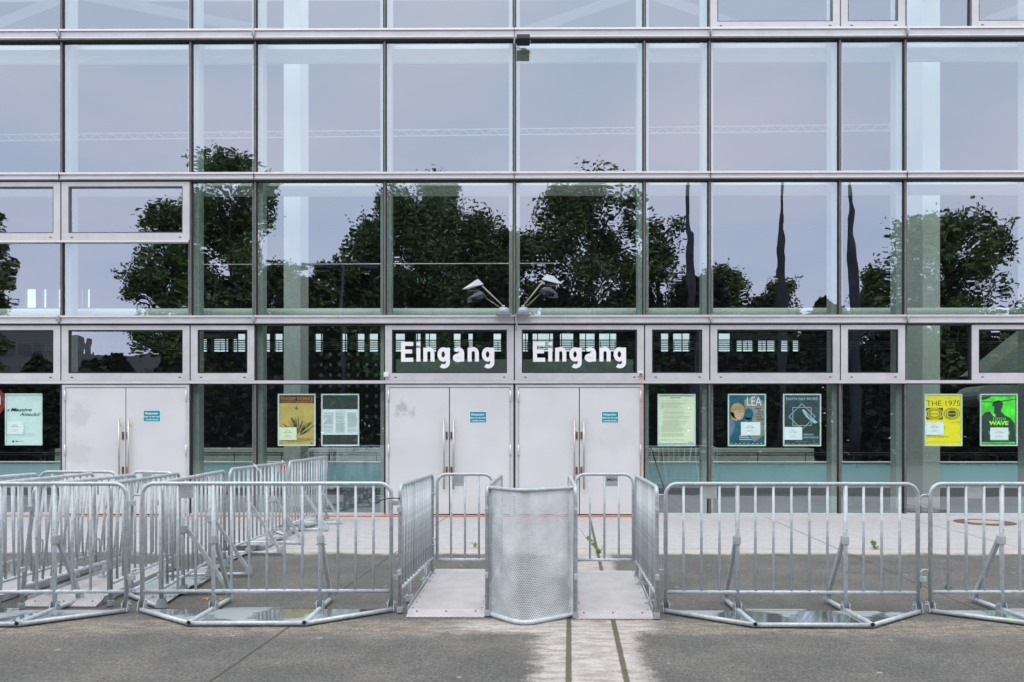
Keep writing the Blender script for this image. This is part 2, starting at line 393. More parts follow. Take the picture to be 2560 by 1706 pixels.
def ground_mat():
    m = mat('forecourt_asphalt', (.1, .1, .1), .8)
    t = m.node_tree; b = t.nodes['Principled BSDF']; b.inputs['Roughness'].default_value = .75
    b.inputs['Specular IOR Level'].default_value = .35
    g = t.nodes.new('ShaderNodeNewGeometry'); s = t.nodes.new('ShaderNodeSeparateXYZ'); t.links.new(g.outputs['Position'], s.inputs[0])
    def mth(op, a, bb=None, c=None):
        n = t.nodes.new('ShaderNodeMath'); n.operation = op
        for i, q in enumerate((a, bb, c)):
            if q is None: continue
            if isinstance(q, (int, float)): n.inputs[i].default_value = q
            else: t.links.new(q, n.inputs[i])
        return n.outputs[0]
    def noise(scale, det=4, rough=.6):
        n = t.nodes.new('ShaderNodeTexNoise'); n.inputs['Scale'].default_value = scale; n.inputs['Detail'].default_value = det
        n.inputs['Roughness'].default_value = rough; t.links.new(g.outputs['Position'], n.inputs['Vector']); return n.outputs['Fac']
    def ss(v, a, c, o0=0., o1=1.):
        n = t.nodes.new('ShaderNodeMapRange'); n.interpolation_type = 'SMOOTHSTEP'
        n.inputs[1].default_value = a; n.inputs[2].default_value = c; n.inputs[3].default_value = o0; n.inputs[4].default_value = o1
        t.links.new(v, n.inputs[0]); return n.outputs[0]
    def mixc(f, a, c):
        n = t.nodes.new('ShaderNodeMix'); n.data_type = 'RGBA'
        t.links.new(f, n.inputs[0])
        for i, q in ((6, a), (7, c)):
            if isinstance(q, tuple): n.inputs[i].default_value = (*q, 1)
            else: t.links.new(q, n.inputs[i])
        return n.outputs[2]
    Y = s.outputs[1]; X = mth('MULTIPLY_ADD', Y, .00646, s.outputs[0])
    n1 = noise(1.6, 5)
    mg_ = t.nodes.new('ShaderNodeMapping'); mg_.inputs['Scale'].default_value = (2.2, 6, 1); t.links.new(g.outputs['Position'], mg_.inputs[0])
    n_s = t.nodes.new('ShaderNodeTexNoise'); n_s.inputs['Scale'].default_value = 2.2; n_s.inputs['Detail'].default_value = 7; n_s.inputs['Roughness'].default_value = .7
    t.links.new(mg_.outputs[0], n_s.inputs['Vector']); n_s = n_s.outputs['Fac']; n2 = noise(5, 5); nf = noise(52, 3, .8); nm = noise(17, 4)
    xs = mth('SUBTRACT', X, mth('MULTIPLY', mth('SUBTRACT', Y, 5.0), .073))
    yj = mth('ADD', Y, mth('MULTIPLY', mth('SUBTRACT', n1, .5), .35))
    yj = mth('ADD', yj, mth('MULTIPLY', mth('SUBTRACT', n2, .5), .25))
    xj = mth('ADD', mth('ADD', xs, mth('MULTIPLY', mth('SUBTRACT', n1, .5), .3)), mth('MULTIPLY', mth('SUBTRACT', n_s, .5), .3))
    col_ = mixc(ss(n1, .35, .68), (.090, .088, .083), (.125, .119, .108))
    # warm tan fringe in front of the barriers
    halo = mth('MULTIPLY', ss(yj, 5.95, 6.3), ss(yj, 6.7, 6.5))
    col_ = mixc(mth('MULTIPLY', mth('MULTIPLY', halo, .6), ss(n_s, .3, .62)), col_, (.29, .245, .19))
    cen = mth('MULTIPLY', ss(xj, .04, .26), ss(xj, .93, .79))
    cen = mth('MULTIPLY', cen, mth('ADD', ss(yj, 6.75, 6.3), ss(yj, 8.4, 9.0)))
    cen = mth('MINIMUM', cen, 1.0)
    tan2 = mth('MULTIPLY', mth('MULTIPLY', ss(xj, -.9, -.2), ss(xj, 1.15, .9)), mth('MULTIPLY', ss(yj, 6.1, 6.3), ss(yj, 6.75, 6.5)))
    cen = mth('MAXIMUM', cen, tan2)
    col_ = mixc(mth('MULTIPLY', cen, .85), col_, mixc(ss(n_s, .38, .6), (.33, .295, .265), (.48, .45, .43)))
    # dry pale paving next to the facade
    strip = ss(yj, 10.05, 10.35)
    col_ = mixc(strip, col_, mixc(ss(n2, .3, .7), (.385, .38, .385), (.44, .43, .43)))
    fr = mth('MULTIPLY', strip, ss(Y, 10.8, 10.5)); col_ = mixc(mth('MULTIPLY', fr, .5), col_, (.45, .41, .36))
    # stone grain
    k = mth('MULTIPLY', ss(nf, .3, .72, .5, 1.75), ss(nm, .3, .7, .85, 1.15))
    k = mth('ADD', mth('MULTIPLY', mth('SUBTRACT', k, 1.0), mth('SUBTRACT', 1.0, mth('MULTIPLY', mth('MAXIMUM', strip, cen), .62))), 1.0)
    k = mth('MULTIPLY', k, ss(n_s, .25, .75, .93, 1.07))
    sc_ = t.nodes.new('ShaderNodeVectorMath'); sc_.operation = 'SCALE'; t.links.new(col_, sc_.inputs[0]); t.links.new(k, sc_.inputs[3]); col_ = sc_.outputs[0]
    # gum spots
    v = t.nodes.new('ShaderNodeTexVoronoi'); v.inputs['Scale'].default_value = 3.4; t.links.new(g.outputs['Position'], v.inputs['Vector'])
    sp = ss(v.outputs['Distance'], .085, .06); cs = t.nodes.new('ShaderNodeSeparateColor'); t.links.new(v.outputs['Color'], cs.inputs[0])
    sp = mth('MULTIPLY', sp, ss(cs.outputs[0], .35, .4))
    col_ = mixc(mth('MULTIPLY', sp, .65), col_, (.36, .35, .33))
    # joints
    def joint(v_, c, wd): return ss(mth('ABSOLUTE', mth('SUBTRACT', v_, c)), wd, wd * .55)
    thin = None
    for c in (-6.4, -4.1, -1.885, 3.93, 6.4, 8.9):
        j = joint(xs, c, .012); thin = j if thin is None else mth('MAXIMUM', thin, j)
    thin = mth('MAXIMUM', thin, mth('MULTIPLY', joint(Y, 10.62, .014), .8))
    thin = mth('MAXIMUM', thin, mth('MULTIPLY', joint(Y, 11.6, .008), .3))
    col_ = mixc(mth('MULTIPLY', thin, .75), col_, (.05, .045, .035))
    xw = mth('ADD', xs, mth('MULTIPLY', mth('SUBTRACT', nm, .5), .012))
    thick = mth('MAXIMUM', joint(xw, .355, .024), joint(xw, .72, .024))
    col_ = mixc(mth('MULTIPLY', thick, .9), col_, (.075, .066, .035))
    t.links.new(col_, b.inputs['Base Color'])
    bp = t.nodes.new('ShaderNodeBump'); bp.inputs['Distance'].default_value = .006; bp.inputs['Strength'].default_value = .7
    h = mth('SUBTRACT', nf, mth('MULTIPLY', mth('MAXIMUM', thick, thin), 2.0))
    t.links.new(h, bp.inputs['Height']); t.links.new(bp.outputs[0], b.inputs['Normal'])
    return m
M['ground'] = ground_mat()

# ---------------------------------------------------------------- ground
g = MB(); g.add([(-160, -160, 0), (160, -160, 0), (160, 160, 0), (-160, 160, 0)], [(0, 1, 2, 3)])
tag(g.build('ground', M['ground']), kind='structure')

# ---------------------------------------------------------------- the glass hall
YF = 14.75
X0 = at(1286, 900, YF).x
PX = lambda xd: at(xd * 1.088, 900, YF).x               # from overview x
Z = lambda yd: CAMZ + (991.3 - yd) * 1.088 / FPX * YF   # from overview y
hall = empty('glass_hall', (X0, YF, 0))
tag(hall, 'glazed hall with pale metal beams, tinted panes and three pairs of white doors', 'building')
def part(mb, name, mats, parent=hall, bevel=0.0, label=None):
    """mesh written in world coordinates, origin set at the hall"""
    mb.v = [(v[0] - X0, v[1] - YF, v[2]) for v in mb.v]
    o = mb.build(name, mats, parent, bevel)
    if label: o['label'] = label
    return o
zA0, zA1 = Z(93), Z(72); zB0, zB1 = Z(415), Z(400); zC0, zC1 = Z(745), Z(727); zT0, zT1 = Z(882), Z(875)
XL, XR = -13.2, 13.2
mods = [-12, -10.8, -8.4, -6.0, -4.8, -2.4, 0, 2.4, 3.6, 6.0, 7.2, 9.6, 10.8, 12]
TOPZ = 13.2

def beam_h(z0, z1, joints=()):
    b = MB()
    b.box(X0 + XL, X0 + XR, YF - .10, YF + .06, z0, z1, 0)                   # body
    b.box(X0 + XL, X0 + XR, YF - .125, YF - .1005, z1 - .03, z1 + .004, 1)   # upper lip
    b.box(X0 + XL, X0 + XR, YF - .112, YF - .1005, z0 + .012, z0 + .03, 1)   # lower bead
    b.box(X0 + XL, X0 + XR, YF - .06, YF + .05, z0 - .028, z0 - .0005, 2)    # dark shadow gap
    for j in joints: b.box(X0 + j - .004, X0 + j + .004, YF - .128, YF - .1, z0, z1 + .005, 2)
    return part(b, 'beam', [M['alu'], M['alu_lip'], M['gasket']])
beam_h(zA0, zA1, (-8.4, -4.8, 0, 3.6, 7.2)); beam_h(zB0, zB1, (-8.4, -4.8, 0, 3.6, 7.2))
beam_h(zC0, zC1, (-8.4, -4.8, 0, 3.6, 7.2)); beam_h(Z(-250), Z(-265))
tb = MB(); tb.box(X0 + XL, X0 + XR, YF - .07, YF + .05, zT0, zT1, 0); tb.box(X0 + XL, X0 + XR, YF - .05, YF + .04, zT0 - .014, zT0 - .0005, 1)
part(tb, 'transom', [M['alu_lip'], M['gasket']])
sl = MB(); sl.box(X0 + XL, X0 - 8.4, YF - .05, YF + .06, 0, .05)
sl.box(X0 - 6, X0 - 2.4, YF - .05, YF + .06, 0, .05); sl.box(X0 + 2.4, X0 + XR, YF - .05, YF + .06, 0, .05)
part(sl, 'sill', M['alu'])
# bracket clips on the beams
for j in (-8.4, -4.8, 3.6, 7.2):
    for zb in (zA0, zC0):
        b = MB(); b.box(X0 + j - .02, X0 + j + .02, YF - .15, YF - .129, zb + .03, zb + .13); b.tube([(X0 + j - .012, YF - .17, zb + .04), (X0 + j - .012, YF - .17, zb + .14)], .008)
        part(b, 'clip', M['galv_dull'])

rows = {'4': (zA1, Z(-250)), '3': (zB1, zA0), '2': (zC1, zB0), 'g1': (zT1, zC0), 'g0': (.05, zT0)}
def mullion(x, z0, z1):
    b = MB(); b.box(X0 + x - .034, X0 + x + .034, YF - .018, YF + .03, z0, z1, 1)
    b.box(X0 + x - .016, X0 + x + .016, YF - .045, YF - .0185, z0, z1, 0)
    part(b, 'mullion', [M['mull'], M['gasket']])
def pane_mesh(name, x0, x1, z0, z1, parent, y=YF):
    cx, cz = (x0 + x1) / 2, (z0 + z1) / 2; hw, hh = (x1 - x0) / 2, (z1 - z0) / 2
    b = MB(); b.add([(-hw, 0, -hh), (hw, 0, -hh), (hw, 0, hh), (-hw, 0, hh)], [(0, 1, 2, 3)])
    o = b.build(name, M['glass'], parent, recalc=False)
    o.location = (cx, y - YF, cz) if parent is not None else (cx, y, cz)
    o.rotation_euler = (R(rnd.uniform(-.15, .15)), 0, R(rnd.uniform(-.2, .2)))
    return o
def plain(x0, x1, z0, z1): pane_mesh('glass_pane', x0 + .02, x1 - .02, z0, z1, hall, YF + .004)
FRW = .125
def framed(x0, x1, z0, z1, lettering=None, slots=True):
    xa, xb = X0 + x0 + .012, X0 + x1 - .012
    b = MB(); y0, y1 = YF - .055, YF + .04
    gz0 = z0 + FRW + .01; gz1 = z1 - .11
    b.box(xa, xb, y0, y1, z0 + .004, gz0); b.box(xa, xb, y0, y1, gz1, z1 - .03)
    b.box(xa, xa + FRW, y0, y1, gz0, gz1); b.box(xb - FRW, xb, y0, y1, gz0, gz1)
    for sx in (xa + .17, xb - .20):
        b.box(sx, sx + .045, y0 - .002, y0 + .001, z0 + .05, z0 + .068, 1)
    o = part(b, 'window', [M['alu'], M['gasket']])
    gk = MB(); ga, gb = xa + FRW, xb - FRW
    t = .022; y2 = YF - .04
    gk.box(ga, gb, y2, YF, gz0, gz0 + t); gk.box(ga, gb, y2, YF, gz1 - t, gz1)
    gk.box(ga, ga + t, y2, YF, gz0 + t, gz1 - t); gk.box(gb - t, gb, y2, YF, gz0 + t, gz1 - t)
    part(gk, 'gasket', M['gasket_grey'] if z0 > 3.6 else M['gasket'], o)
    pane_mesh('pane', ga - X0 + .01, gb - X0 - .01, gz0 + .01, gz1 - .01, o, YF - .006)
    if lettering:
        a, c, base, hgt = lettering
        tx = MB(); condensed(tx, a, c, base + .012, hgt * .985, YF - .012)
        part(tx, 'lettering', M['letter'], o)
    return o
def solid_joint(x, z0, z1):
    b = MB(); b.box(X0 + x - .012, X0 + x + .012, YF - .04, YF + .04, z0, z1); part(b, 'mullion', M['gasket'])

# upper rows
z0, z1 = rows['4']
m4 = [-12, -10.8, -8.4, -6, -4.8, -2.4, 0, 2.4, 3.6, 6, 7.2, 8.4, 10.8, 12]
for a, b_ in zip(m4, m4[1:]):
    if (a, b_) in ((3.6, 6), (6, 7.2), (8.4, 10.8)): framed(a, b_, z0, z1)
    else: plain(a, b_, z0, z1)
for m_ in m4[1:-1]: mullion(m_, z0, z1)
z0, z1 = rows['3']
for a, b_ in zip(mods, mods[1:]): plain(a, b_, z0, z1)
for m_ in mods[1:-1]: mullion(m_, z0, z1 - .03)
z0, z1 = rows['2']; zm = Z(553)
for a, b_ in zip(mods, mods[1:]):
    if b_ <= -6:
        framed(a, b_, zm, z1)
        plain(a, b_, z0, zm - .01)
    else: plain(a, b_, z0, z1)
for m_ in mods[1:-1]:
    if m_ <= -8.4: mullion(m_, z0, zm - .01); solid_joint(m_, zm, z1 - .03)
    else: mullion(m_, z0, z1 - .03)
b = MB(); b.box(X0 + XL, X0 - 6.03, YF - .065, YF + .05, zm - .035, zm + .003); part(b, 'transom', M['alu_lip'])
# window band above the doors
z0, z1 = rows['g1']
mg = [-12, -10.8, -8.4, -6, -4.8, -2.4, 0, 2.4, 3.6, 6, 7.2, 8.4, 10.8, 12]
for a, b_ in zip(mg, mg[1:]):
    if (a, b_) in ((-4.8, -2.4), (7.2, 8.4), (-12, -10.8)): plain(a, b_, z0, z1)
    else:
        let = None
        if (a, b_) == (-2.4, 0): let = (at(1003, 0, YF).x, at(1235, 0, YF).x, at(1280, 902, YF).z - .03, .365)
        if (a, b_) == (0, 2.4): let = (at(1332.5, 0, YF).x, at(1564, 0, YF).x, at(1280, 902, YF).z - .03, .365)
        framed(a, b_, z0, z1, let)
for m_ in mg[1:-1]: solid_joint(m_, z0, z1 - .03)
# ground floor
z0, z1 = rows['g0']
for a, b_ in ((-12, -10.8), (-10.8, -8.4), (-6, -4.8), (-4.8, -2.4), (2.4, 3.6), (3.6, 6), (6, 7.2), (7.2, 9.6), (9.6, 12)):
    plain(a, b_, z0, z1 - .012)
for m_ in (-10.8, -4.8, 3.6, 6, 7.2, 9.6): mullion(m_, z0, z1 - .014)
for m_ in (-8.4, -6, -2.4, 2.4):
    solid_joint(m_, .0, z1 - .014)

def door_pair(x0, x1, lab):
    xa, xb = X0 + x0 + .02, X0 + x1 - .02; ztop = zT0 - .02; cas = .058
    b = MB(); b.box(xa, xb, YF - .05, YF + .05, ztop - .05, ztop); b.box(xa, xa + cas, YF - .05, YF + .05, 0, ztop - .05)
    b.box(xb - cas, xb, YF - .05, YF + .05, 0, ztop - .05); b.box(xa + cas, xb - cas, YF + .03, YF + .05, 0, ztop - .05, 1)
    part(b, 'door_frame', [M['alu'], M['gasket']])
    c = (xa + xb) / 2; out = []
    for sgn in (-1, 1):
        b = MB()
        if sgn < 0: lx0, lx1 = xa + cas + .006, c - .008
        else: lx0, lx1 = c + .008, xb - cas - .006
        b.box(lx0, lx1, YF - .04, YF + .01, .035, ztop - .058)
        dr = part(b, 'door', M['door'], bevel=.003)
        hx = c - .098 if sgn < 0 else c + .078
        h = MB(); h.tube([(hx, YF - .10, .50), (hx, YF - .10, 1.81)], .017, 10)
        for zz in (.62, 1.68): h.tube([(hx, YF - .10, zz), (hx, YF - .04, zz)], .009, 6)
        part(h, 'door_handle', M['handle'], dr)
        for zz in (.84, 1.485):
            k = MB(); kx = c - .05 if sgn < 0 else c + .036
            k.box(kx - .017, kx + .017, YF - .052, YF - .041, zz - .07, zz + .07); k.tube([(kx, YF - .065, zz), (kx, YF - .052, zz)], .011, 8)
            part(k, 'lock_plate', M['lock'], dr)
        ex = xa + cas - .004 if sgn < 0 else xb - cas + .004
        for zz in (.35, 1.22, 2.22):
            k = MB(); k.tube([(ex, YF - .062, zz - .1), (ex, YF - .062, zz + .1)], .013, 8); k.box(ex - .02, ex + .02, YF - .056, YF - .0505, zz - .09, zz + .09)
            part(k, 'hinge', M['alu_lip'], dr)
        out.append(dr)
    return out
d1 = door_pair(-8.4, -6, ''); d2 = door_pair(-2.4, 0, ''); d3 = door_pair(0, 2.4, '')
for dr, (ax, ay, bx, by) in ((d1[1], (360.5, 1026, 403.8, 1055)), (d2[1], (1174, 1029, 1217, 1058)), (d3[1], (1503, 1029, 1546, 1058))):
    p, q = at(ax, by, YF), at(bx, ay, YF); y = YF - .042
    s = MB(); s.rect(p.x, q.x, p.z, q.z, y, 0); e = .009; s.rect(p.x + e, q.x - e, p.z + e, q.z - e, y - .0015, 1)
    W = q.x - p.x; H = q.z - p.z
    text(s, 'Notausgang', p.x + .12 * W, q.x - .14 * W, p.z + H * .64, H * .19, y - .003, 0, bold=.02)
    text(s, 'Diese Tür darf nicht', p.x + .05 * W, q.x - .05 * W, p.z + H * .38, H * .13, y - .003, 0, bold=.02)
    text(s, 'verstellt werden', p.x + .12 * W, q.x - .12 * W, p.z + H * .14, H * .13, y - .003, 0, bold=.02)
    part(s, 'safety_sticker', [M['letter'], M['teal_st']], dr)

# ---- the inside of the hall
def inpart(name, m, *boxes):
    b = MB()
    for q in boxes: b.box(*q)
    return part(b, name, m)
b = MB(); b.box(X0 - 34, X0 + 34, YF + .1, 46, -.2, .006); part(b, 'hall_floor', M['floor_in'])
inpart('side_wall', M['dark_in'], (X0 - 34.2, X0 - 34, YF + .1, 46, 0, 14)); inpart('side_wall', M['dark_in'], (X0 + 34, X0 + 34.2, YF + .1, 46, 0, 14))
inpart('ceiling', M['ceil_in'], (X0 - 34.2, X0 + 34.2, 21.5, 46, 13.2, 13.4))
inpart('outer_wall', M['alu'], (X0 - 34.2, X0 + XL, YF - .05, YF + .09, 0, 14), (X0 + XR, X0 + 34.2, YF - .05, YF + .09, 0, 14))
inpart('parapet', M['alu'], (X0 + XL, X0 + XR, YF - .05, YF + .09, Z(-265), 14.0))
YB = 45.0
def xb_(xd): return at(xd * 1.088, 0, YB).x
def zb_(yd): return CAMZ + (991.3 - yd) * 1.088 / FPX * YB
op = [(457, 475), (485, 524), (533, 563), (606, 620), (630, 649), (723, 741), (785, 797), (818, 837), (846, 868), (908, 930), (955, 966), (977, 1002), (1041, 1058),
      (1076, 1086), (1134, 1151), (1199, 1213), (1224, 1271), (1287, 1319), (1332, 1367), (1377, 1417), (1519, 1537), (1547, 1586), (1649, 1682), (1693, 1732), (1742, 1783), (1795, 1813), (1822, 1838)]
zo0, zo1 = zb_(808), zb_(766)
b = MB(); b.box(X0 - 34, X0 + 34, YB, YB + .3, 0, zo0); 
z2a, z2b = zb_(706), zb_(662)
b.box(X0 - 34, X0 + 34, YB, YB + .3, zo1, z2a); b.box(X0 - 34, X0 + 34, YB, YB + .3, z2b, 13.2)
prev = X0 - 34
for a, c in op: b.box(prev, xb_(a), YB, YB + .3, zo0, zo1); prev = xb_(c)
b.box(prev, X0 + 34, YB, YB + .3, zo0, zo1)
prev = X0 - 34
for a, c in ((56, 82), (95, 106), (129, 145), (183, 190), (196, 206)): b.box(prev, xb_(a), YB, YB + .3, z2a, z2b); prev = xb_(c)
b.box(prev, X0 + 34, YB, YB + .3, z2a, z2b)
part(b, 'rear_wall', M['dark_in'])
b = MB(); b.add([(X0 - 34, YB + .15, zo0), (X0 + 34, YB + .15, zo0), (X0 + 34, YB + .15, zo1), (X0 - 34, YB + .15, zo1)], [(0, 1, 2, 3)]); b.add([(X0 - 34, YB + .15, z2a), (X0 - 20, YB + .15, z2a), (X0 - 20, YB + .15, z2b), (X0 - 34, YB + .15, z2b)], [(0, 1, 2, 3)]); part(b, 'dimming_glazing', M['glass_dimming'])  # tinted sheet added in the openings to dim the sky seen through them
b = MB()
for k in range(100): b.box(X0 - 33.5 + k * .68, X0 - 33.5 + k * .68 + .05, YB + .02, YB + .1, zo0, zo1)
b.box(X0 - 34, X0 + 34, YB + .02, YB + .1, zo1 - .42, zo1 - .36); part(b, 'rear_window_bars', M['grey_in'])
b = MB()
for k in range(5):
    zz = zo0 + .08 + k * .1; b.tube([(X0 - 34, YB - .4, zz), (X0 + 34, YB - .4, zz)], .026, 4, False)
for k in range(82): b.tube([(X0 - 33 + k * .82, YB - .4, zo0), (X0 - 33 + k * .82, YB - .4, zo0 + .52)], .02, 4, False)
part(b, 'gallery_railing', M['fin_in'])
b = MB(); b.tube([(xb_(1665), YB - 1.5, zb_(783)), (xb_(1850), YB - 1.5, zb_(783))], .2, 10); b.tube([(xb_(460), YB - 1.5, zb_(780)), (xb_(565), YB - 1.5, zb_(780))], .16, 10)
part(b, 'duct', M['grey_in'])
# fins right behind the mullions, longitudinal tubes above each beam
for m_ in mods[1:-1]:
    b = MB(); b.box(X0 + m_ - .10, X0 + m_ + .10, YF + .10, YF + .34, 0.006, 13.0)
    part(b, 'fin_post', M['fin_in'])
for zc in (zA1 + .14, zB1 + .14, zC1 + .14):
    b = MB(); b.tube([(X0 + XL, YF + .62, zc), (X0 + XR, YF + .62, zc)], .105, 16); b.box(X0 + XL, X0 + XR, YF + .36, YF + .50, zc - .16, zc - .10)
    part(b, 'tube_beam', M['tube_in'])
for zc in (zA0, zB0, Z(-250)):
    b = MB(); b.box(X0 + XL, X0 + XR, YF + .36, YF + .60, zc + .02, zc + .1); b.box(X0 + XL, X0 + XR, YF + .75, YF + .82, zc - .05, zc + .10)
    for k in range(11):
        xa = X0 - 12 + k * 2.4; b.tube([(xa, YF + .70, zc + .27), (xa + 1.2, YF + .70, zc - .03), (xa + 2.4, YF + .70, zc + .27)], .009, 5)
    part(b, 'ceiling_truss', M['tube_in'])
for xa, xc in ((652, 690), (2120, 2160)):
    pa, pb = at(xa * 1.088, 0, 16.5).x, at(xc * 1.088, 0, 16.5).x
    b = MB(); b.box(pa, pb, 16.5, 17.15, .006, 13.1); part(b, 'column', M['column_in'])
# lattice girder seen high up behind the glass
b = MB(); yl = 24.0
pa, pb = at(0, 0, yl).x - 1, at(2290, 0, yl).x; za, zb2 = at(0, 330, yl).z, at(0, 345, yl).z
for zz in (za, zb2): b.tube([(pa, yl, zz - .1), (pb, yl, zz + .16)], .018, 5)
n = 62
for k in range(n):
    t0, t1 = k / n, (k + 1) / n; f = lambda t, z: (pa + (pb - pa) * t, yl, z - .1 + .26 * t)
    b.tube([f(t0, zb2), f((t0 + t1) / 2, za), f(t1, zb2)], .010, 4)
part(b, 'lattice_girder', M['tube_in'])
b = MB(); yl = 20.0
for (p, q) in (((190, -10), (-60, 88)), ((170, -8), (640, 84)), ((1180, 90), (1480, -14)), ((1478, -10), (1760, 90)), ((2180, 90), (2440, -14))):
    A, B = at(p[0] * 1.088, p[1] * 1.088, yl), at(q[0] * 1.088, q[1] * 1.088, yl); b.beam(A, B, .34, .25)
part(b, 'roof_brace', M['brace_in'])
b = MB(); p, q = at(478, 662, 18), at(1392, 659, 18); b.tube([p, q], .012, 5); part(b, 'tie_rod', M['steel_in'])
# gallery balustrade with teal panels and a counter behind it
yt = 17.6; zt = lambda yd, Y: CAMZ + (991.3 - yd) * 1.088 / FPX * Y
b = MB(); b.box(X0 - 34, X0 + 34, yt, yt + .03, zt(1121, yt), zt(1066, yt)); part(b, 'teal_parapet', M['teal_in'])
b = MB(); b.tube([(X0 - 34, yt - .02, zt(1062.5, yt)), (X0 + 34, yt - .02, zt(1062.5, yt))], .022, 8); part(b, 'handrail', M['white_in'])
yc = 20.0
b = MB(); b.box(X0 - 11.6, at(2035, 0, yc).x, yc, yc + .8, zt(1062, yc) - .3, zt(1031, yc)); part(b, 'counter', M['pale_in'])
b = MB()
for zz in (zt(1041, 18.4), zt(1046, 18.4)): b.tube([(X0 - 34, 18.4, zz), (X0 + 34, 18.4, zz)], .014, 5)
for k in range(48): b.tube([(X0 - 34 + k * 1.1, 18.4, .0), (X0 - 34 + k * 1.1, 18.4, zt(1041, 18.4))], .012, 4)
part(b, 'inner_railing', M['black'])
# ceilings of the lobbies behind the lettered windows
b = MB(); b.box(X0 - 2.3, X0 - .15, YF + .7, YF + 3, .01, zt(826, YF + .7)); b.box(X0 + .15, X0 + 2.3, YF + .7, YF + 3, .01, zt(826, YF + .7)); part(b, 'lobby_box', M['grey_in'])
# perforated screen with pale squares
b = MB(); ys = 22.0
for r_ in range(7):
    for k in range(8):
        p = at((738 + k * 21) * 1.088, (812 + r_ * 24) * 1.088, ys); b.box(p.x - .035, p.x + .035, ys, ys + .02, p.z - .07, p.z + .02)
part(b, 'wall_light_grid', M['grid_in'])
# stair soffit and rounded canopy at the right
b = MB(); yq = 22.0
P = [at(2460, 935, yq), at(2640, 935, yq), at(2640, 790, yq)]
b.add([(p.x, yq, p.z) for p in P] + [(p.x, yq + 1.2, p.z) for p in P], [(0, 1, 2), (5, 4, 3), (0, 3, 4, 1), (1, 4, 5, 2), (2, 5, 3, 0)])
part(b, 'stair', M['grey_in'])
b = MB(); pts = []
for k in range(9):
    a = math.pi / 2 + math.pi * k / 8; pts.append((at(2480, 990, 21).x + .4 * math.cos(a), at(0, 990, 21).z + .28 * math.sin(a)))
pts += [(X0 + 25, pts[-1][1]), (X0 + 25, pts[0][1])]
n = len(pts); b.add([(p[0], 21, p[1]) for p in pts] + [(p[0], 22, p[1]) for p in pts], [tuple(range(n)), tuple(reversed(range(n, 2 * n)))] + [(i, (i + 1) % n, n + (i + 1) % n, n + i) for i in range(n)])
part(b, 'rounded_canopy', M['grey_in'])
b = MB(); p = at(500, 1135, 15.4); b.box(p.x - .03, p.x + .03, 15.4, 15.46, p.z - .1, p.z + .16); part(b, 'green_door_opener', mat('green_plastic', (.02, .25, .08), .4))

# ---------------------------------------------------------------- posters
PM = {k: mat('print_' + k, v, .5, var=vv, vscale=4) for k, v, vv in (
    ('ochre', (.56, .40, .13), .12), ('dark', (.035, .045, .045), 0), ('brown', (.055, .045, .035), 0), ('orange', (.70, .22, .04), 0), ('mint', (.66, .74, .735), .02),
    ('ink', (.01, .04, .06), 0), ('cream', (.78, .77, .60), .02), ('paper', (.80, .80, .84), 0), ('lines', (.36, .42, .44), 0), ('yellow', (.88, .74, .02), .02),
    ('green', (.10, .74, .05), .5), ('charcoal', (.03, .05, .05), .3), ('teal', (.02, .12, .17), .5), ('blueline', (.42, .60, .68), 0), ('mount', (.045, .065, .085), .6),
    ('face', (.62, .40, .30), .1), ('blond', (.52, .33, .17), .3), ('denim', (.16, .20, .32), .15), ('smoke', (.28, .27, .25), .4), ('stroke', (.12, .11, .06), .3),
    ('lime', (.35, .95, .05), 0), ('bar', (.0, .18, .28), 0), ('gline', (.50, .50, .40), 0), ('red2', (.75, .06, .06), .0), ('red', (.28, .015, .02), .3))}
PK = list(PM); PI = {k: i for i, k in enumerate(PK)}; PL = [PM[k] for k in PK]
M['pframe'] = mat('poster_frame', (.70, .76, .74), .35, .1, var=.05)
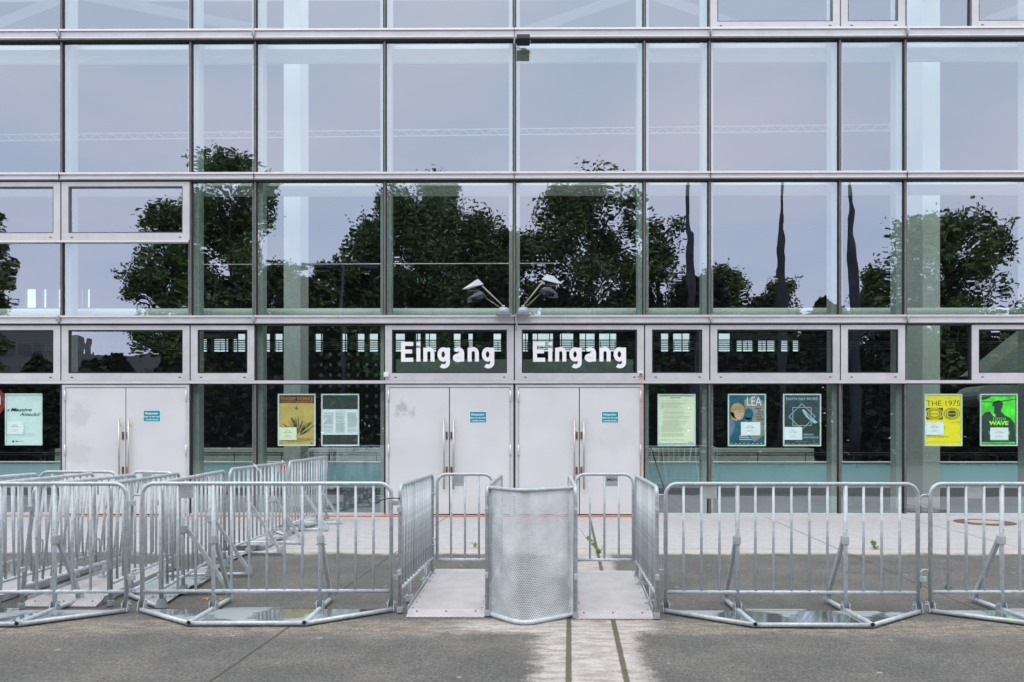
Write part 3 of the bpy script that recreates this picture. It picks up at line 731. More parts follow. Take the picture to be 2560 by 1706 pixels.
def poster(box, label, draw, note=None, hang_y=YF + .035, fw=.026, group='framed posters hung behind the glass'):
    p, q = at(box[0], box[3], YF + .03), at(box[2], box[1], YF + .03); W, H = q.x - p.x, q.z - p.z
    root = empty('poster', ((p.x + q.x) / 2, hang_y, p.z)); tag(root, label, 'poster', group)
    f = MB(); x0, x1 = -W / 2, W / 2
    f.box(x0, x1, -.012, .006, 0, fw); f.box(x0, x1, -.012, .006, H - fw, H); f.box(x0, x0 + fw, -.012, .006, fw, H - fw); f.box(x1 - fw, x1, -.012, .006, fw, H - fw)
    f.build('frame', M['pframe'], root, bevel=.004)
    s = MB(); sx0, sx1, sz0, sz1 = x0 + fw, x1 - fw, fw, H - fw; w_, h_ = sx1 - sx0, sz1 - sz0
    class D:
        def r(_, a, b, c, d, k, l): s.rect(sx0 + a * w_, sx0 + b * w_, sz0 + c * h_, sz0 + d * h_, .004 - .0012 * l, PI[k])
        def p(_, pts, k, l): s.flat([(sx0 + a * w_, sz0 + c * h_) for a, c in pts], .004 - .0012 * l, PI[k])
        def o(_, cx, cz, rx, rz, k, l): s.disc(sx0 + cx * w_, sz0 + cz * h_, rx * w_, rz * h_, .004 - .0012 * l, PI[k])
        def t(_, tx, a, b, base, h, k, l, bold=0., shear=0.): text(s, tx, sx0 + a * w_, sx0 + b * w_, sz0 + base * h_, h * h_, .004 - .0012 * l, PI[k], bold, shear)
        def ln(_, a, b, c, d, wd, k, l):
            dx, dz = (c - a) * w_, (d - b) * h_; q_ = math.hypot(dx, dz); nx, nz_ = -dz / q_ * wd / 2, dx / q_ * wd / 2
            A = (sx0 + a * w_, sz0 + b * h_); B = (sx0 + c * w_, sz0 + d * h_)
            s.flat([(A[0] + nx, A[1] + nz_), (A[0] - nx, A[1] - nz_), (B[0] - nx, B[1] - nz_), (B[0] + nx, B[1] + nz_)], .004 - .0012 * l, PI[k])
    draw(D()); s.build('sheet', PL, root, recalc=False)
    if note:
        a, b_, c, d_, k = note; nn = MB(); nx0, nx1, nz0, nz1 = sx0 + a * w_, sx0 + b_ * w_, sz0 + c * h_, sz0 + d_ * h_
        yy = -.007; nn.rect(nx0, nx1, nz0, nz1, yy, PI[k]); nw, nh = nx1 - nx0, nz1 - nz0
        text(nn, 'ACHTUNG:', nx0 + .34 * nw, nx0 + .62 * nw, nz0 + .69 * nh, .05 * nh, yy - .001, PI['ink'])
        text(nn, 'NEUER TERMIN', nx0 + .26 * nw, nx0 + .70 * nw, nz0 + .57 * nh, .055 * nh, yy - .001, PI['ink'], .01)
        nn.rect(nx0 + .34 * nw, nx0 + .62 * nw, nz0 + .34 * nh, nz0 + .37 * nh, yy - .001, PI['lines']); nn.rect(nx0 + .26 * nw, nx0 + .68 * nw, nz0 + .24 * nh, nz0 + .265 * nh, yy - .001, PI['lines'])
        nn.build('note', PL, root, recalc=False)
    return root
def d_mint(D):
    D.r(0, 1, 0, 1, 'mint', 0)
    D.t('x Mas', .0, .34, .665, .062, 'ink', 1, .02, .3); D.t('Massive', .12, .73, .665, .066, 'ink', 2, .02, .3); D.t('Attack//', .37, 1.0, .57, .066, 'ink', 1, .02, .3)
    D.r(.50, .86, .20, .206, 'lines', 1); D.r(.14, .82, .163, .168, 'lines', 1); D.r(.16, .22, .035, .07, 'ink', 1); D.r(.26, .34, .045, .065, 'ink', 1); D.r(.38, .5, .052, .058, 'ink', 1)
poster((12.5, 984, 106, 1114), 'mint green concert poster with slanted black lettering, left of the left door pair', d_mint, (.02, .5, .2, .46, 'paper'))
def d_ochre(D):
    D.r(0, 1, 0, .84, 'ochre', 0); D.r(0, 1, .84, 1, 'brown', 0)
    D.t('THOM YORKE', .03, .97, .895, .07, 'orange', 1, .012); D.t("TOMORROW'S MODERN BOXES", .04, .96, .852, .03, 'orange', 1)
    rr = random.Random(3)
    for i in range(46):
        a = R(rr.uniform(22, 152)); a1 = a if rr.random() < .8 else a + .1
        ln = rr.uniform(.25, .58); c, s_ = math.cos(a), math.sin(a); st = rr.uniform(.1, .75) * ln
        D.ln(.54 + c * st * .95, .17 + s_ * st * .75, min(.99, max(.05, .54 + c * ln * .95)), .17 + s_ * ln * .75, rr.uniform(.006, .016), 'stroke', 1)
    D.p([(.41, .82), (.44, .75), (.5, .725), (.58, .77), (.5, .70), (.44, .735)], 'dark', 1); D.p([(.47, .74), (.515, .82), (.50, .74)], 'dark', 1)
    D.t('MELING-HALLE', .49, .97, .095, .036, 'dark', 1); D.r(.1, .9, .075, .083, 'stroke', 1); D.r(.25, .7, .055, .061, 'stroke', 1); D.r(.05, .1, .02, .035, 'dark', 1); D.r(.9, .95, .01, .04, 'dark', 1)
poster((694.5, 985, 789, 1115.5), 'ochre concert poster with orange title and dark feathery drawing', d_ochre, (.0, .5, .09, .35, 'cream'))
def d_three(D):
    D.r(0, 1, 0, 1, 'dark', 0); D.r(0, 1, .20, .715, 'paper', 1); D.r(.38, .62, .672, .684, 'lines', 2)
    rr = random.Random(5)
    for c in range(3):
        z = .65
        while z > .245:
            if rr.random() > .1: D.r(.03 + c * .335, .03 + c * .335 + rr.uniform(.24, .295), z - .0055, z, 'lines', 2)
            z -= .0105
poster((803, 985, 898, 1115.5), 'framed white notice in three text columns on black, beside the ochre poster', d_three)
def d_cream(D):
    D.r(0, 1, 0, 1, 'cream', 0); D.r(0, 1, .985, .998, 'bar', 1); D.r(0, 1, .006, .022, 'bar', 1); D.r(.32, .62, .945, .957, 'ink', 1)
    rr = random.Random(8); z = .90
    while z > .08:
        if rr.random() > .15: D.r(.06 if z > .72 or z < .4 else .11, rr.uniform(.55, .93), z - .007, z, 'gline', 1)
        z -= .0155
    D.r(.83, .97, .045, .056, 'bar', 1)
poster((1644, 985.5, 1739, 1115.5), 'pale yellow text notice framed with thin blue bars, right of the doors', d_cream)
def d_lea(D):
    D.r(0, 1, 0, 1, 'teal', 0); D.p([(.42, .9), (.75, 1.0), (1, .85), (1, .2), (.7, .05), (.5, .3)], 'smoke', 1)
    D.t('LEA', .5, .92, .79, .18, 'paper', 3, .0)
    for tx, a, b_, z in (('TREP', .71, .9, .71), ('PEN', .81, .96, .657), ('HAUS', .75, .97, .603), ('TOUR', .71, .92, .548), ('2020', .78, .98, .495)): D.t(tx, a, b_, z, .034, 'ink', 3, .01)
    D.o(.55, .62, .14, .115, 'teal', 2); D.p([(.44, .55), (.66, .55), (.64, .46), (.5, .35), (.42, .42)], 'teal', 2)
    D.p([(0, .18), (0, .52), (.12, .54), (.28, .45), (.38, .3), (.36, .05), (0, .05)], 'teal', 3); D.p([(0, .2), (0, .52), (.12, .53), (.17, .4), (.06, .15)], 'denim', 4)
    D.o(.235, .68, .205, .165, 'blond', 5); D.p([(.03, .68), (.06, .52), (.22, .47), (.24, .6)], 'blond', 5); D.o(.28, .63, .14, .13, 'face', 6)
    D.p([(.15, .70), (.40, .70), (.36, .78), (.24, .80)], 'blond', 7); D.o(.30, .665, .022, .009, 'ink', 7); D.o(.375, .665, .016, .009, 'ink', 7); D.o(.335, .575, .032, .008, 'orange', 7)
    for k, z in enumerate((.185, .15, .112)): D.r(.29, .52 + .06 * k, z - .012, z, 'paper', 6)
    for k in range(8): D.r(.04 + k * .12, .09 + k * .12, .022, .03, 'paper', 6)
poster((1819.5, 985, 1915, 1116), 'dark teal concert poster with blond portrait and white title LEA', d_lea, (.33, .88, .19, .46, 'paper'))
def d_fnm(D):
    D.r(0, 1, 0, 1, 'mount', 0); D.p([(0, .45), (.35, .62), (.55, .74), (.78, .6), (1, .45), (1, .2), (0, .2)], 'charcoal', 1)
    D.p([(.5, .70), (.55, .72), (.75, .57), (.95, .45), (.85, .43), (.62, .56)], 'blueline', 2); D.p([(.6, .66), (.72, .57), (.85, .47), (.7, .55)], 'mount', 3)
    D.t('FAITH NO MORE', .05, .95, .90, .055, 'blueline', 2, .012)
    for (a, b_, c, d_) in ((.24, .755, .76, .755), (.76, .755, .76, .39), (.76, .39, .24, .39), (.24, .39, .24, .755), (.5, .83, .87, .57), (.87, .57, .5, .31), (.5, .31, .13, .57), (.13, .57, .5, .83)): D.ln(a, b_, c, d_, .011, 'blueline', 4)
    D.t('/ BERLIN', .51, .82, .19, .036, 'blueline', 4, .01); D.t('LING-HALLE', .52, .96, .133, .036, 'blueline', 4, .01); D.r(.3, .7, .06, .066, 'lines', 4)
    for k in range(6): D.r(.05 + k * .16, .14 + k * .16, .018, .026, 'lines', 4)
poster((1957.5, 985, 2053, 1116), 'dark blue concert poster with mountain and pale eight-pointed star outline', d_fnm, (.0, .5, .10, .36, 'paper'))
def d_1975(D):
    D.r(0, 1, 0, 1, 'yellow', 0)
    for a, b_ in ((0, .13), (.26, .33), (.52, .76), (.93, .98)): D.r(a, b_, .935, .938, 'stroke', 1)
    D.t('THE 1975', .02, .98, .787, .105, 'dark', 1, -.004)
    D.r(.01, .49, .51, .745, 'dark', 1)
    for i, (rx, rz) in enumerate(((.25, .115), (.225, .1), (.19, .09), (.165, .078), (.135, .066))):
        D.o(.25, .627, rx, rz, 'yellow' if i % 2 == 0 else 'dark', 2 + i)
    for i, (rx, rz) in enumerate(((.235, .118), (.215, .105), (.18, .09), (.16, .08), (.13, .066))):
        D.o(.745, .627, rx, rz, 'dark' if i % 2 == 0 else 'yellow', 2 + i)
    for cx in (.25, .745):
        pass
    D.t('NOACF', .14, .36, .612, .028, 'dark', 8, .02); D.t('NOACF', .635, .855, .612, .028, 'yellow', 8, .02)
    D.t('EU TOUR', .75, .98, .44, .025, 'stroke', 1); D.t('7', .52, .555, .33, .035, 'dark', 1, .02); D.r(.52, .56, .305, .309, 'dark', 1)
    D.t('UFO im Velodrom', .01, .66, .145, .04, 'stroke', 1)
    for a, b_ in ((0, .4), (.46, .56), (.6, .65), (.7, .8), (.86, .98)): D.r(a, b_, .052, .057, 'stroke', 1)
poster((2311.5, 985, 2406, 1116), 'bright yellow concert poster with large thin black title THE 1975', d_1975, (.0, .51, .20, .46, 'paper'))
def d_wave(D):
    D.r(0, 1, 0, 1, 'dark', 0); D.r(.02, .98, .02, .98, 'green', 1); D.p([(.02, .9), (.02, .97), (.3, .98), (.2, .93)], 'charcoal', 2)
    D.p([(.02, .05), (.02, .58), (.12, .66), (.26, .67), (.33, .58), (.42, .56), (.36, .66), (.38, .76), (.3, .8), (.36, .87), (.5, .9), (.64, .84), (.6, .76), (.56, .68), (.66, .60), (.84, .54), (.96, .42), (.98, .05)], 'charcoal', 2)
    D.p([(.02, .86), (.02, .88), (.4, .87), (.98, .93), (.98, .915), (.45, .85)], 'charcoal', 2); D.p([(.33, .60), (.42, .615), (.38, .55)], 'lime', 3)
    for k in range(7): D.p([(.34 + k * .055, .55), (.365 + k * .055, .55), (.36 + k * .055, .485), (.345 + k * .055, .485)], 'green', 3)
    D.t('WAVE', .22, .78, .395, .085, 'lime', 3, .06, .05); D.t('TOUR', .39, .62, .355, .02, 'green', 3)
    D.p([(.2, .27), (.26, .27), (.25, .19)], 'green', 3); D.p([(.76, .27), (.82, .27), (.8, .17)], 'green', 3)
    D.r(.25, .8, .075, .082, 'green', 3)
    for k in range(4): D.r(.25 + k * .15, .33 + k * .15, .032, .045, 'green', 3)
poster((2450, 985, 2544.5, 1115.5), 'neon green and black concert poster with jagged WAVE title', d_wave, (.25, .77, .095, .345, 'paper'))
b = MB(); p = at(-14, 1004, YF + .05); b.disc(0, 0, .20, .27, 0); b.tube([(.0, .0, -.27), (.0, .0, -.3)], .01)
for k in range(5): b.tube([(.02 + .02 * k, -.004, -.2 + .03 * k), (.12, -.006, -.05 + .04 * k), (.1 - .02 * k, -.004, .12)], .004, 4, mi=1)
o = b.build('hanging_sign', [PM['red'], M['letter']], recalc=False); o.location = p
tag(o, 'round red sign with pale lines behind glass at left edge', 'sign')

# ---------------------------------------------------------------- things on the facade
def hull(name, pts, m, parent):
    bm = bmesh.new()
    for p in pts: bm.verts.new(p)
    r_ = bmesh.ops.convex_hull(bm, input=bm.verts)
    bmesh.ops.delete(bm, geom=[e for e in r_['geom_interior'] if isinstance(e, bmesh.types.BMVert)], context='VERTS')
    bmesh.ops.recalc_face_normals(bm, faces=bm.faces)
    me = bpy.data.meshes.new(name); bm.to_mesh(me); bm.free(); me.materials.append(m)
    o = bpy.data.objects.new(name, me); col.objects.link(o); o.parent = parent; return o
def floodlight(bx, armtop, headpts, label):
    base = at(bx, 789, YF - .22); base.z = zC1 + .006
    root = empty('floodlight', base); tag(root, label, 'lamp', 'floodlights on the beam over the entrance')
    b = MB(); b.tube([(0, 0, 0), (0, 0, .07), (0, 0, .115)], [.105, .1, .08], 20); b.box(-.13, .13, -.1, .17, -.006, -.0005)
    b.tube([(0, 0, .115), (0, 0, .16)], .032, 10); b.build('base', M['lampgrey'], root)
    A = at(armtop[0], armtop[1], 14.12) - base; b = MB(); b.tube([(0, 0, .15), A], .013, 8); b.build('arm', M['brass'], root)
    H = [at(x, y, Y) - base for x, y, Y in headpts]; h = hull('lamp_head', H, M['lampgrey'], root)
    b = MB(); cxx = sum((v for v in H), Vector()) / len(H); b.box(cxx.x - .09, cxx.x + .09, cxx.y - .02, cxx.y + .1, cxx.z - .085, cxx.z - .06); b.build('lamp_glass', M['black'], root)
floodlight(1258, (1203.3, 713.6), [(1154.9, 723.8, 14.0), (1158, 722, 14.22), (1195.7, 698, 14.12), (1190, 700, 14.2), (1209, 711, 14.1), (1205, 712.5, 14.3), (1179.1, 716.5, 13.95), (1180, 720, 14.25), (1170, 723.5, 14.05)], 'grey floodlight on a thin arm leaning left above the entrance')
floodlight(1308, (1360, 701), [(1405.9, 710.4, 14.0), (1403, 709, 14.22), (1367.2, 685.9, 14.12), (1383.2, 690.6, 14.2), (1353.9, 698, 14.1), (1357, 700, 14.3), (1381.9, 705.8, 13.95), (1380, 706, 14.25)], 'grey floodlight on a thin arm leaning right above the entrance')
rt = empty('spotlight', at(1308, 100, YF - .3)); tag(rt, 'black box spotlight on bracket at the top beam over the middle mullion', 'lamp')
b = MB(); b.box(-.12, .12, -.13, .14, -.045, .04); b.build('housing', M['black'], rt, bevel=.006)
b = MB(); b.box(-.105, .105, -.137, -.131, -.036, .028); b.build('lens', M['glass_far'], rt)
b = MB(); b.box(-.03, .06, -.02, .15, .046, .075); b.box(-.17, -.155, .1, .16, -.02, .09); b.tube([(-.16, .15, .06), (-.09, .1, .1), (.02, .08, .07)], .008, 6); b.tube([(.04, .1, .07), (.12, .1, .05), (.145, .12, -.02)], .006, 6); b.build('bracket', M['galv'], rt)
b = MB(); p = at(1290, 800, YF - .14); b.tube([(0, .0, .1), (.0, -.02, .03), (.015, -.02, -.1), (0, .01, -.2)], .016, 6); b.tube([(-.16, .0, .1), (-.05, -.02, .07), (.05, -.02, .085), (.16, 0, .09)], .012, 6)
o = b.build('cable_bundle', M['lampgrey']); o.location = p; tag(o, 'grey cable bundle tied between the two floodlights on the beam', 'cable')
for (px, py, lab) in ((966, 937, 'small white socket box left of the middle doors'), (1601, 934, 'small white socket box feeding the orange cable')):
    p = at(px, py, YF - .07); rt = empty('socket_box', p); tag(rt, lab, 'socket', 'socket boxes beside the lettered windows')
    b = MB(); b.box(-.045, .045, -.045, .012, -.045, .045); b.build('cover', M['white'], rt, bevel=.006)
    b = MB(); b.box(-.028, .028, -.051, -.0455, -.035, .0); b.build('flap', M['gasket_grey'] if px > 1000 else M['white'], rt)
px = at(1603, 940, YF - .12); b = MB()
b.tube([(px.x, px.y, px.z - .03), (px.x + .02, px.y, 2.2), (px.x + .01, px.y + .01, 1.2), (px.x - .02, px.y, .3), (px.x - .03, px.y - .02, .04), (px.x - .12, px.y - .02, .014)] , .0085, 8)
pts = [(px.x - .12, px.y - .02, .014)] + [(px.x - .12 - k * .35, px.y - .02 + .008 * math.sin(k * 1.7), .014 + (.01 if k % 9 == 4 else 0)) for k in range(1, 38)]
b.tube(pts, .0125, 8); b.tube([(p[0] + .05, p[1] - .045 + .01 * math.sin(i), .013) for i, p in enumerate(pts)], .012, 8)
o = b.build('power_cable', M['orange']); tag(o, 'orange power cable running down and along the foot of the doors', 'cable')
b = MB(); q = [at(1628, 1118, 15.0), at(1645, 1175, 15.0), at(1662, 1228, 15.0), at(1700, 1268, 15.1), at(1730, 1282, 15.2)]
pts = []
for i in range(len(q) - 1):
    for k in range(4): pts.append(q[i].lerp(q[i + 1], k / 4))
pts.append(q[-1]); b.tube(pts, .012, 6); o = b.build('loose_cable', M['black']); tag(o, 'black cable hanging behind the glass right of the doors', 'cable')
b = MB(); q = [at(942, 1258, 6.9), at(955, 1250, 6.88), at(975, 1246, 6.85), at(1000, 1246, 6.82)]; b.tube(q, .005, 6); o = b.build('cable_tie', M['black']); tag(o, 'thin black cable tied to the barrier by the left walkway', 'cable')

b = MB(); q = [at(634, 1160, 10.3), at(640, 1167, 10.24), at(650, 1178, 10.2), at(657, 1192, 10.2), at(656, 1206, 10.25)]; b.tube(q, .005, 6); o = b.build('cable_tie', M['white']); tag(o, 'thin white cable tie hanging from the middle barrier of the row', 'cable')
rt = empty('cable_tie', at(708, 1168, 11.5)); tag(rt, 'white cable tie with small red tag between the two farthest row barriers', 'cable')
b = MB(); b.tube([(-.02, 0, .1), (.03, -.01, .03), (.05, -.02, -.08), (.055, 0, -.22)], .006, 6); b.build('strap', M['white'], rt)
b = MB(); b.box(-.035, .035, -.03, -.024, -.03, .02); b.build('red_tag', PM['red2'], rt)
# ---------------------------------------------------------------- barriers
BL, BH = 2.156, 1.113; STEP = BL / 14
GV = M['galv']
def arc_frame(Lx, H, r=.1, zb=.05):
    pts = [(0, 0, zb), (0, 0, H - r)]
    for k in range(1, 7): a = math.pi / 2 * k / 7; pts.append((r - r * math.cos(a), 0, H - r + r * math.sin(a)))
    pts += [(r, 0, H), (Lx - r, 0, H)]
    for k in range(1, 7): a = math.pi / 2 * k / 7; pts.append((Lx - r + r * math.sin(a), 0, H - r + r * math.cos(a)))
    pts += [(Lx, 0, H - r), (Lx, 0, zb)]
    return pts
def shared(name, me_owner, parent, loc):
    o = bpy.data.objects.new(name, me_owner.data); col.objects.link(o); o.parent = parent; o.location = loc; return o
def name_plate(root, x, H, w_=.118, marks='STAGE', ink=None):
    b = MB(); b.box(x, x + w_, -.006, -.003, H - .125, H - .02); pl = b.build('name_plate', M['galv_dull'], root)
    t = MB(); text(t, marks, x + .015, x + w_ - .012, H - .07, .028, -.0072, bold=.012 if ink else 0); t.build('lettering', ink or GV, pl, recalc=False)
def hooks(root, x, out, z1=.99, z2=.345):
    for z in (z1, z2):
        b = MB(); s = .085 * out
        b.tube([(x, 0, z + .027), (x + s * .75, 0, z + .027), (x + s * .95, 0, z + .015), (x + s, 0, z - .01), (x + s, 0, z - .13)], .009, 8); b.build('hook', GV, root)
def tabs(root, x, out, z1=.945, z2=.30):
    for z in (z1, z2):
        b = MB(); b.box(min(x, x + .085 * out), max(x, x + .075 * out), -.012, .012, z - .02, z + .02); b.build('hook_eye', M['galv_dull'], root)
def make_barrier():
    root = empty('crowd_barrier')
    b = MB(); b.tube(arc_frame(BL, BH), .0178, 12); b.build('frame', GV, root)
    b = MB(); b.tube([(0, 0, .182), (BL, 0, .182)], .0165, 12); b.build('bottom_rail', GV, root)
    bar = None
    for k in range(1, 14):
        if k in (4, 10): continue
        if bar is None:
            b = MB(); b.tube([(0, 0, .182), (0, 0, BH)], .0118, 10); bar = b.build('bar', GV, root); bar.location = (k * STEP, 0, 0)
        else: shared('bar', bar, root, (k * STEP, 0, 0))
    first = {}
    for k in (4, 10):
        x = k * STEP
        if not first:
            b = MB(); b.tube([(0, 0, .03), (0, 0, BH - .012)], .0185, 12)
            for zz in (.36, .72): b.tube([(0, -.0182, zz), (0, -.0192, zz)], .005, 8, mi=1)
            first['support_post'] = b.build('support_post', [GV, M['black']], root)
            b = MB(); b.box(-.024, .024, -.024, .05, .595, .665); b.tube([(-.035, .036, .635), (.035, .036, .635)], .009, 6); b.tube([(-.035, .04, .61), (.035, .04, .61)], .009, 6); first['clamp'] = b.build('clamp', M['galv_dull'], root, bevel=.004)
            b = MB(); b.beam((0, .045, .625), (0, .40, .075), .030, .036, up=(0, 1, .6)); first['brace'] = b.build('brace', M['galv_dull'], root)
            b = MB(); b.tube([(0, .02, .032), (0, .43, .032)], .0205, 10); b.box(-.024, -.019, .375, .44, .03, .11); b.box(.019, .024, .375, .44, .03, .11); b.tube([(-.04, .405, .085), (.04, .405, .085)], .008, 6); first['outrigger'] = b.build('outrigger', GV, root)
            for o in first.values(): o.location = (x, 0, 0)
        else:
            for nm, o in first.items(): shared(nm, o, root, (x, 0, 0))
    xa, xb = 4 * STEP - .02, 10 * STEP + .02; yf = -.50
    b = MB(); b.prism([(.0, -.012), (xa, yf), (xb, yf), (BL, -.012)], .022, .027); b.box(xa + .1, xa + .62, .0, .05, .024, .0285); b.build('foot_plate', M['wet'], root)
    b = MB(); b.tube([(-.01, -.015, .026), (xa + .01, yf - .01, .026)], .019, 10); b.tube([(xa + .0, yf - .012, .026), (xb - .0, yf - .012, .026)], .019, 10); b.tube([(xb - .01, yf - .01, .026), (BL + .01, -.015, .026)], .019, 10)
    b.build('plate_rim', GV, root)
    for xx in (4 * STEP, 10 * STEP):
        b = MB(); b.tube([(xx, .0, .034), (xx, yf - .036, .034)], .0195, 12, caps=False); b.tube([(xx, yf - .035, .034), (xx, yf - .0365, .034)], .0145, 12, mi=1); b.build('cross_tube', [GV, M['black']], root)  # black disc painted as the shade inside the open tube end
    for i, xx in enumerate((0, 4 * STEP, 10 * STEP, BL)):
        b = MB()
        for sx in (-.028, .022):
            b.add([(xx + sx + dx, yy, zz) for dx in (0, .006) for yy, zz in ((-.05, .02), (-.02, .1), (.03, .1), (.045, .02))], [(0, 1, 2, 3), (7, 6, 5, 4), (0, 4, 5, 1), (1, 5, 6, 2), (2, 6, 7, 3), (3, 7, 4, 0)])
        b.tube([(xx - .045, 0, .075), (xx + .045, 0, .075)], .008, 6); b.build('hinge_bracket', M['galv_dull'], root)
    name_plate(root, 2 * STEP + .014, BH); hooks(root, 0, -1); tabs(root, BL, 1)
    return root
proto = make_barrier(); used = [False]
def place(root, loc, rz, label, group, lean=0.0):
    root.location = loc; root.rotation_euler = (lean, 0, rz); tag(root, label, 'barrier', group); return root
SH = lambda p: (p[0] - .00646 * p[1], p[1])
def barrier(p, q, label, group):
    """p, q: ground points of the hook side and the eye side; foot plate lies to the right-hand side of p->q"""
    o = proto if not used[0] else copy_tree(proto); used[0] = True
    d_ = Vector((q[0] - p[0], q[1] - p[1], 0))
    return place(o, (p[0], p[1], 0), math.atan2(d_.y, d_.x), label, group)
GF = 'front row of crowd barriers'; GD = 'crowd barriers in the row leading to the facade'
y = 6.86
pf = at(1664, 0, 6.868); barrier((pf.x, 6.868), (pf.x + 2.156, 6.85), 'front crowd barrier immediately right of the right walkway', GF)
pf = at(2325.9, 0, 6.88); barrier((pf.x, 6.88), (pf.x + 2.15, 6.9), 'front crowd barrier cut off by the right edge of the photo', GF)
pf = at(355.9, 0, 6.88); barrier((pf.x, 6.88), (pf.x + 2.156, 6.90), 'front crowd barrier immediately left of the left walkway', GF)
pf = at(315.7, 0, 6.86); barrier((pf.x - 2.156, 6.83), (pf.x, 6.86), 'front crowd barrier cut off by the left edge of the photo', GF)
barrier(SH((-3.30, 9.12)), SH((-3.08, 6.98)), 'crowd barrier nearest the camera in the row leading to the facade', GD)
barrier(SH((-3.29, 11.59)), SH((-3.355, 9.40)), 'middle crowd barrier in the row leading to the facade', GD)
barrier(SH((-3.27, 13.99)), SH((-3.32, 11.82)), 'crowd barrier nearest the facade in the row leading to it', GD)

def make_side(Lx=1.70, nb=12):
    root = empty('walkway_railing')
    b = MB(); b.tube(arc_frame(Lx, 1.10, .07, .03), .0178, 12); b.build('frame', GV, root)
    b = MB(); b.tube([(0, 0, .21), (Lx, 0, .21)], .0165, 10); b.build('bottom_rail', GV, root)
    st = Lx / (nb + 1); bar = None
    for k in range(1, nb + 1):
        if bar is None:
            b = MB(); b.tube([(0, 0, .21), (0, 0, 1.10)], .0118, 10); bar = b.build('bar', GV, root); bar.location = (k * st, 0, 0)
        else: shared('bar', bar, root, (k * st, 0, 0))
    for x in (.42, Lx - .42):
        b = MB(); b.tube([(x, 0, .21), (x, 0, .05)], .016, 10); b.build('foot', GV, root)
        b = MB(); b.box(x - .035, x + .035, -.03, .03, .02, .075); b.tube([(x, -.05, .05), (x, .05, .05)], .009, 6); b.build('foot_clamp', M['galv_dull'], root)
    for x in (0, Lx):
        b = MB(); b.box(x - .024, x + .024, -.024, .024, .008, .06); b.build('foot_block', M['galv_dull'], root, bevel=.004)
    hooks(root, 0, -1); tabs(root, Lx, 1, .9, .36)
    return root
sproto = make_side(); sused = [False]
def side(p, q, label, group, lean=0.0):
    p, q = SH(p), SH(q); o = sproto if not sused[0] else copy_tree(sproto); sused[0] = True
    return place(o, (p[0], p[1], 0), math.atan2(q[1] - p[1], q[0] - p[0]), label, group, lean)
GS = 'railings along the walkway plates'
side((-.855, 8.54), (-.962, 6.84), 'barred railing left of the left walkway plate', GS)
side((1.30, 8.33), (1.206, 6.67), 'barred railing right of the right walkway plate', GS)
side((-.115, 8.42), (-.205, 6.80), 'barred railing behind the left end of the perforated screen', GS)
side((.60, 8.35), (.535, 6.77), 'barred railing behind the right end of the perforated screen', GS)
side((-5.20, 8.70), (-5.27, 7.0), 'leftmost barred railing of the lane at the left edge', GS)
side((-4.60, 8.78), (-4.60, 7.08), 'second barred railing in from the left edge, standing upright', GS, R(1.5))
side((-4.24, 8.67), (-4.32, 6.97), 'slanting barred railing leaning over the left lane plate', GS, R(-7))
side((-3.68, 8.78), (-3.58, 7.06), 'barred railing right of the left lane plate, behind the front row', GS)

def make_gate(Lx, nb, marks, ink, label, p, q):
    root = empty('barrier_gate')
    z0 = .205; b = MB(); pts = arc_frame(Lx, 1.11, .1, z0)
    b.tube(pts, .0165, 12); b.build('frame', GV, root)
    b = MB(); b.tube([(0, 0, z0), (Lx, 0, z0)], .0165, 10); b.build('bottom_rail', GV, root)
    st = Lx / (nb + 1); bar = None
    for k in range(1, nb + 1):
        if bar is None:
            b = MB(); b.tube([(0, 0, z0), (0, 0, 1.11)], .0115, 10); bar = b.build('bar', GV, root); bar.location = (k * st, 0, 0)
        else: shared('bar', bar, root, (k * st, 0, 0))
    k0 = 1 if ink is None else 2
    name_plate(root, k0 * st + .013, 1.11, st - .026, marks, ink)
    for z in (.98, .9, .42, .36):
        b = MB(); s_ = -1 if ink is None else 1; x = 0 if ink is None else Lx
        b.tube([(x, 0, z), (x + .055 * s_, 0, z)], .008, 6); b.build('hinge_pin', GV, root)
    d_ = (q[0] - p[0], q[1] - p[1]); root.location = (p[0], p[1], 0); root.rotation_euler = (0, 0, math.atan2(d_[1], d_[0]))
    tag(root, label, 'gate', 'short gates closing the walkways'); return root
g1x = at(1093, 0, 8.44).x; make_gate(.59, 3, 'STAGE', None, 'short gate behind the left walkway plate, next to the perforated screen', (g1x, 8.44), (g1x + .59, 8.44))
g2x = at(1439, 0, 8.44).x; make_gate(.61, 3, 'MSH', M['black'], 'short gate with black MSH plate behind the right walkway plate', (g2x, 8.44), (g2x + .61, 8.44))
make_gate(.88, 5, 'STAGE', None, 'wide gate across the lane at the left edge', SH((-5.32, 8.93)), SH((-4.44, 8.93)))
make_gate(.62, 3, 'STAGE', None, 'gate turned slightly open behind the leaning railing at left', SH((-4.29, 8.95)), SH((-3.72, 8.74)))

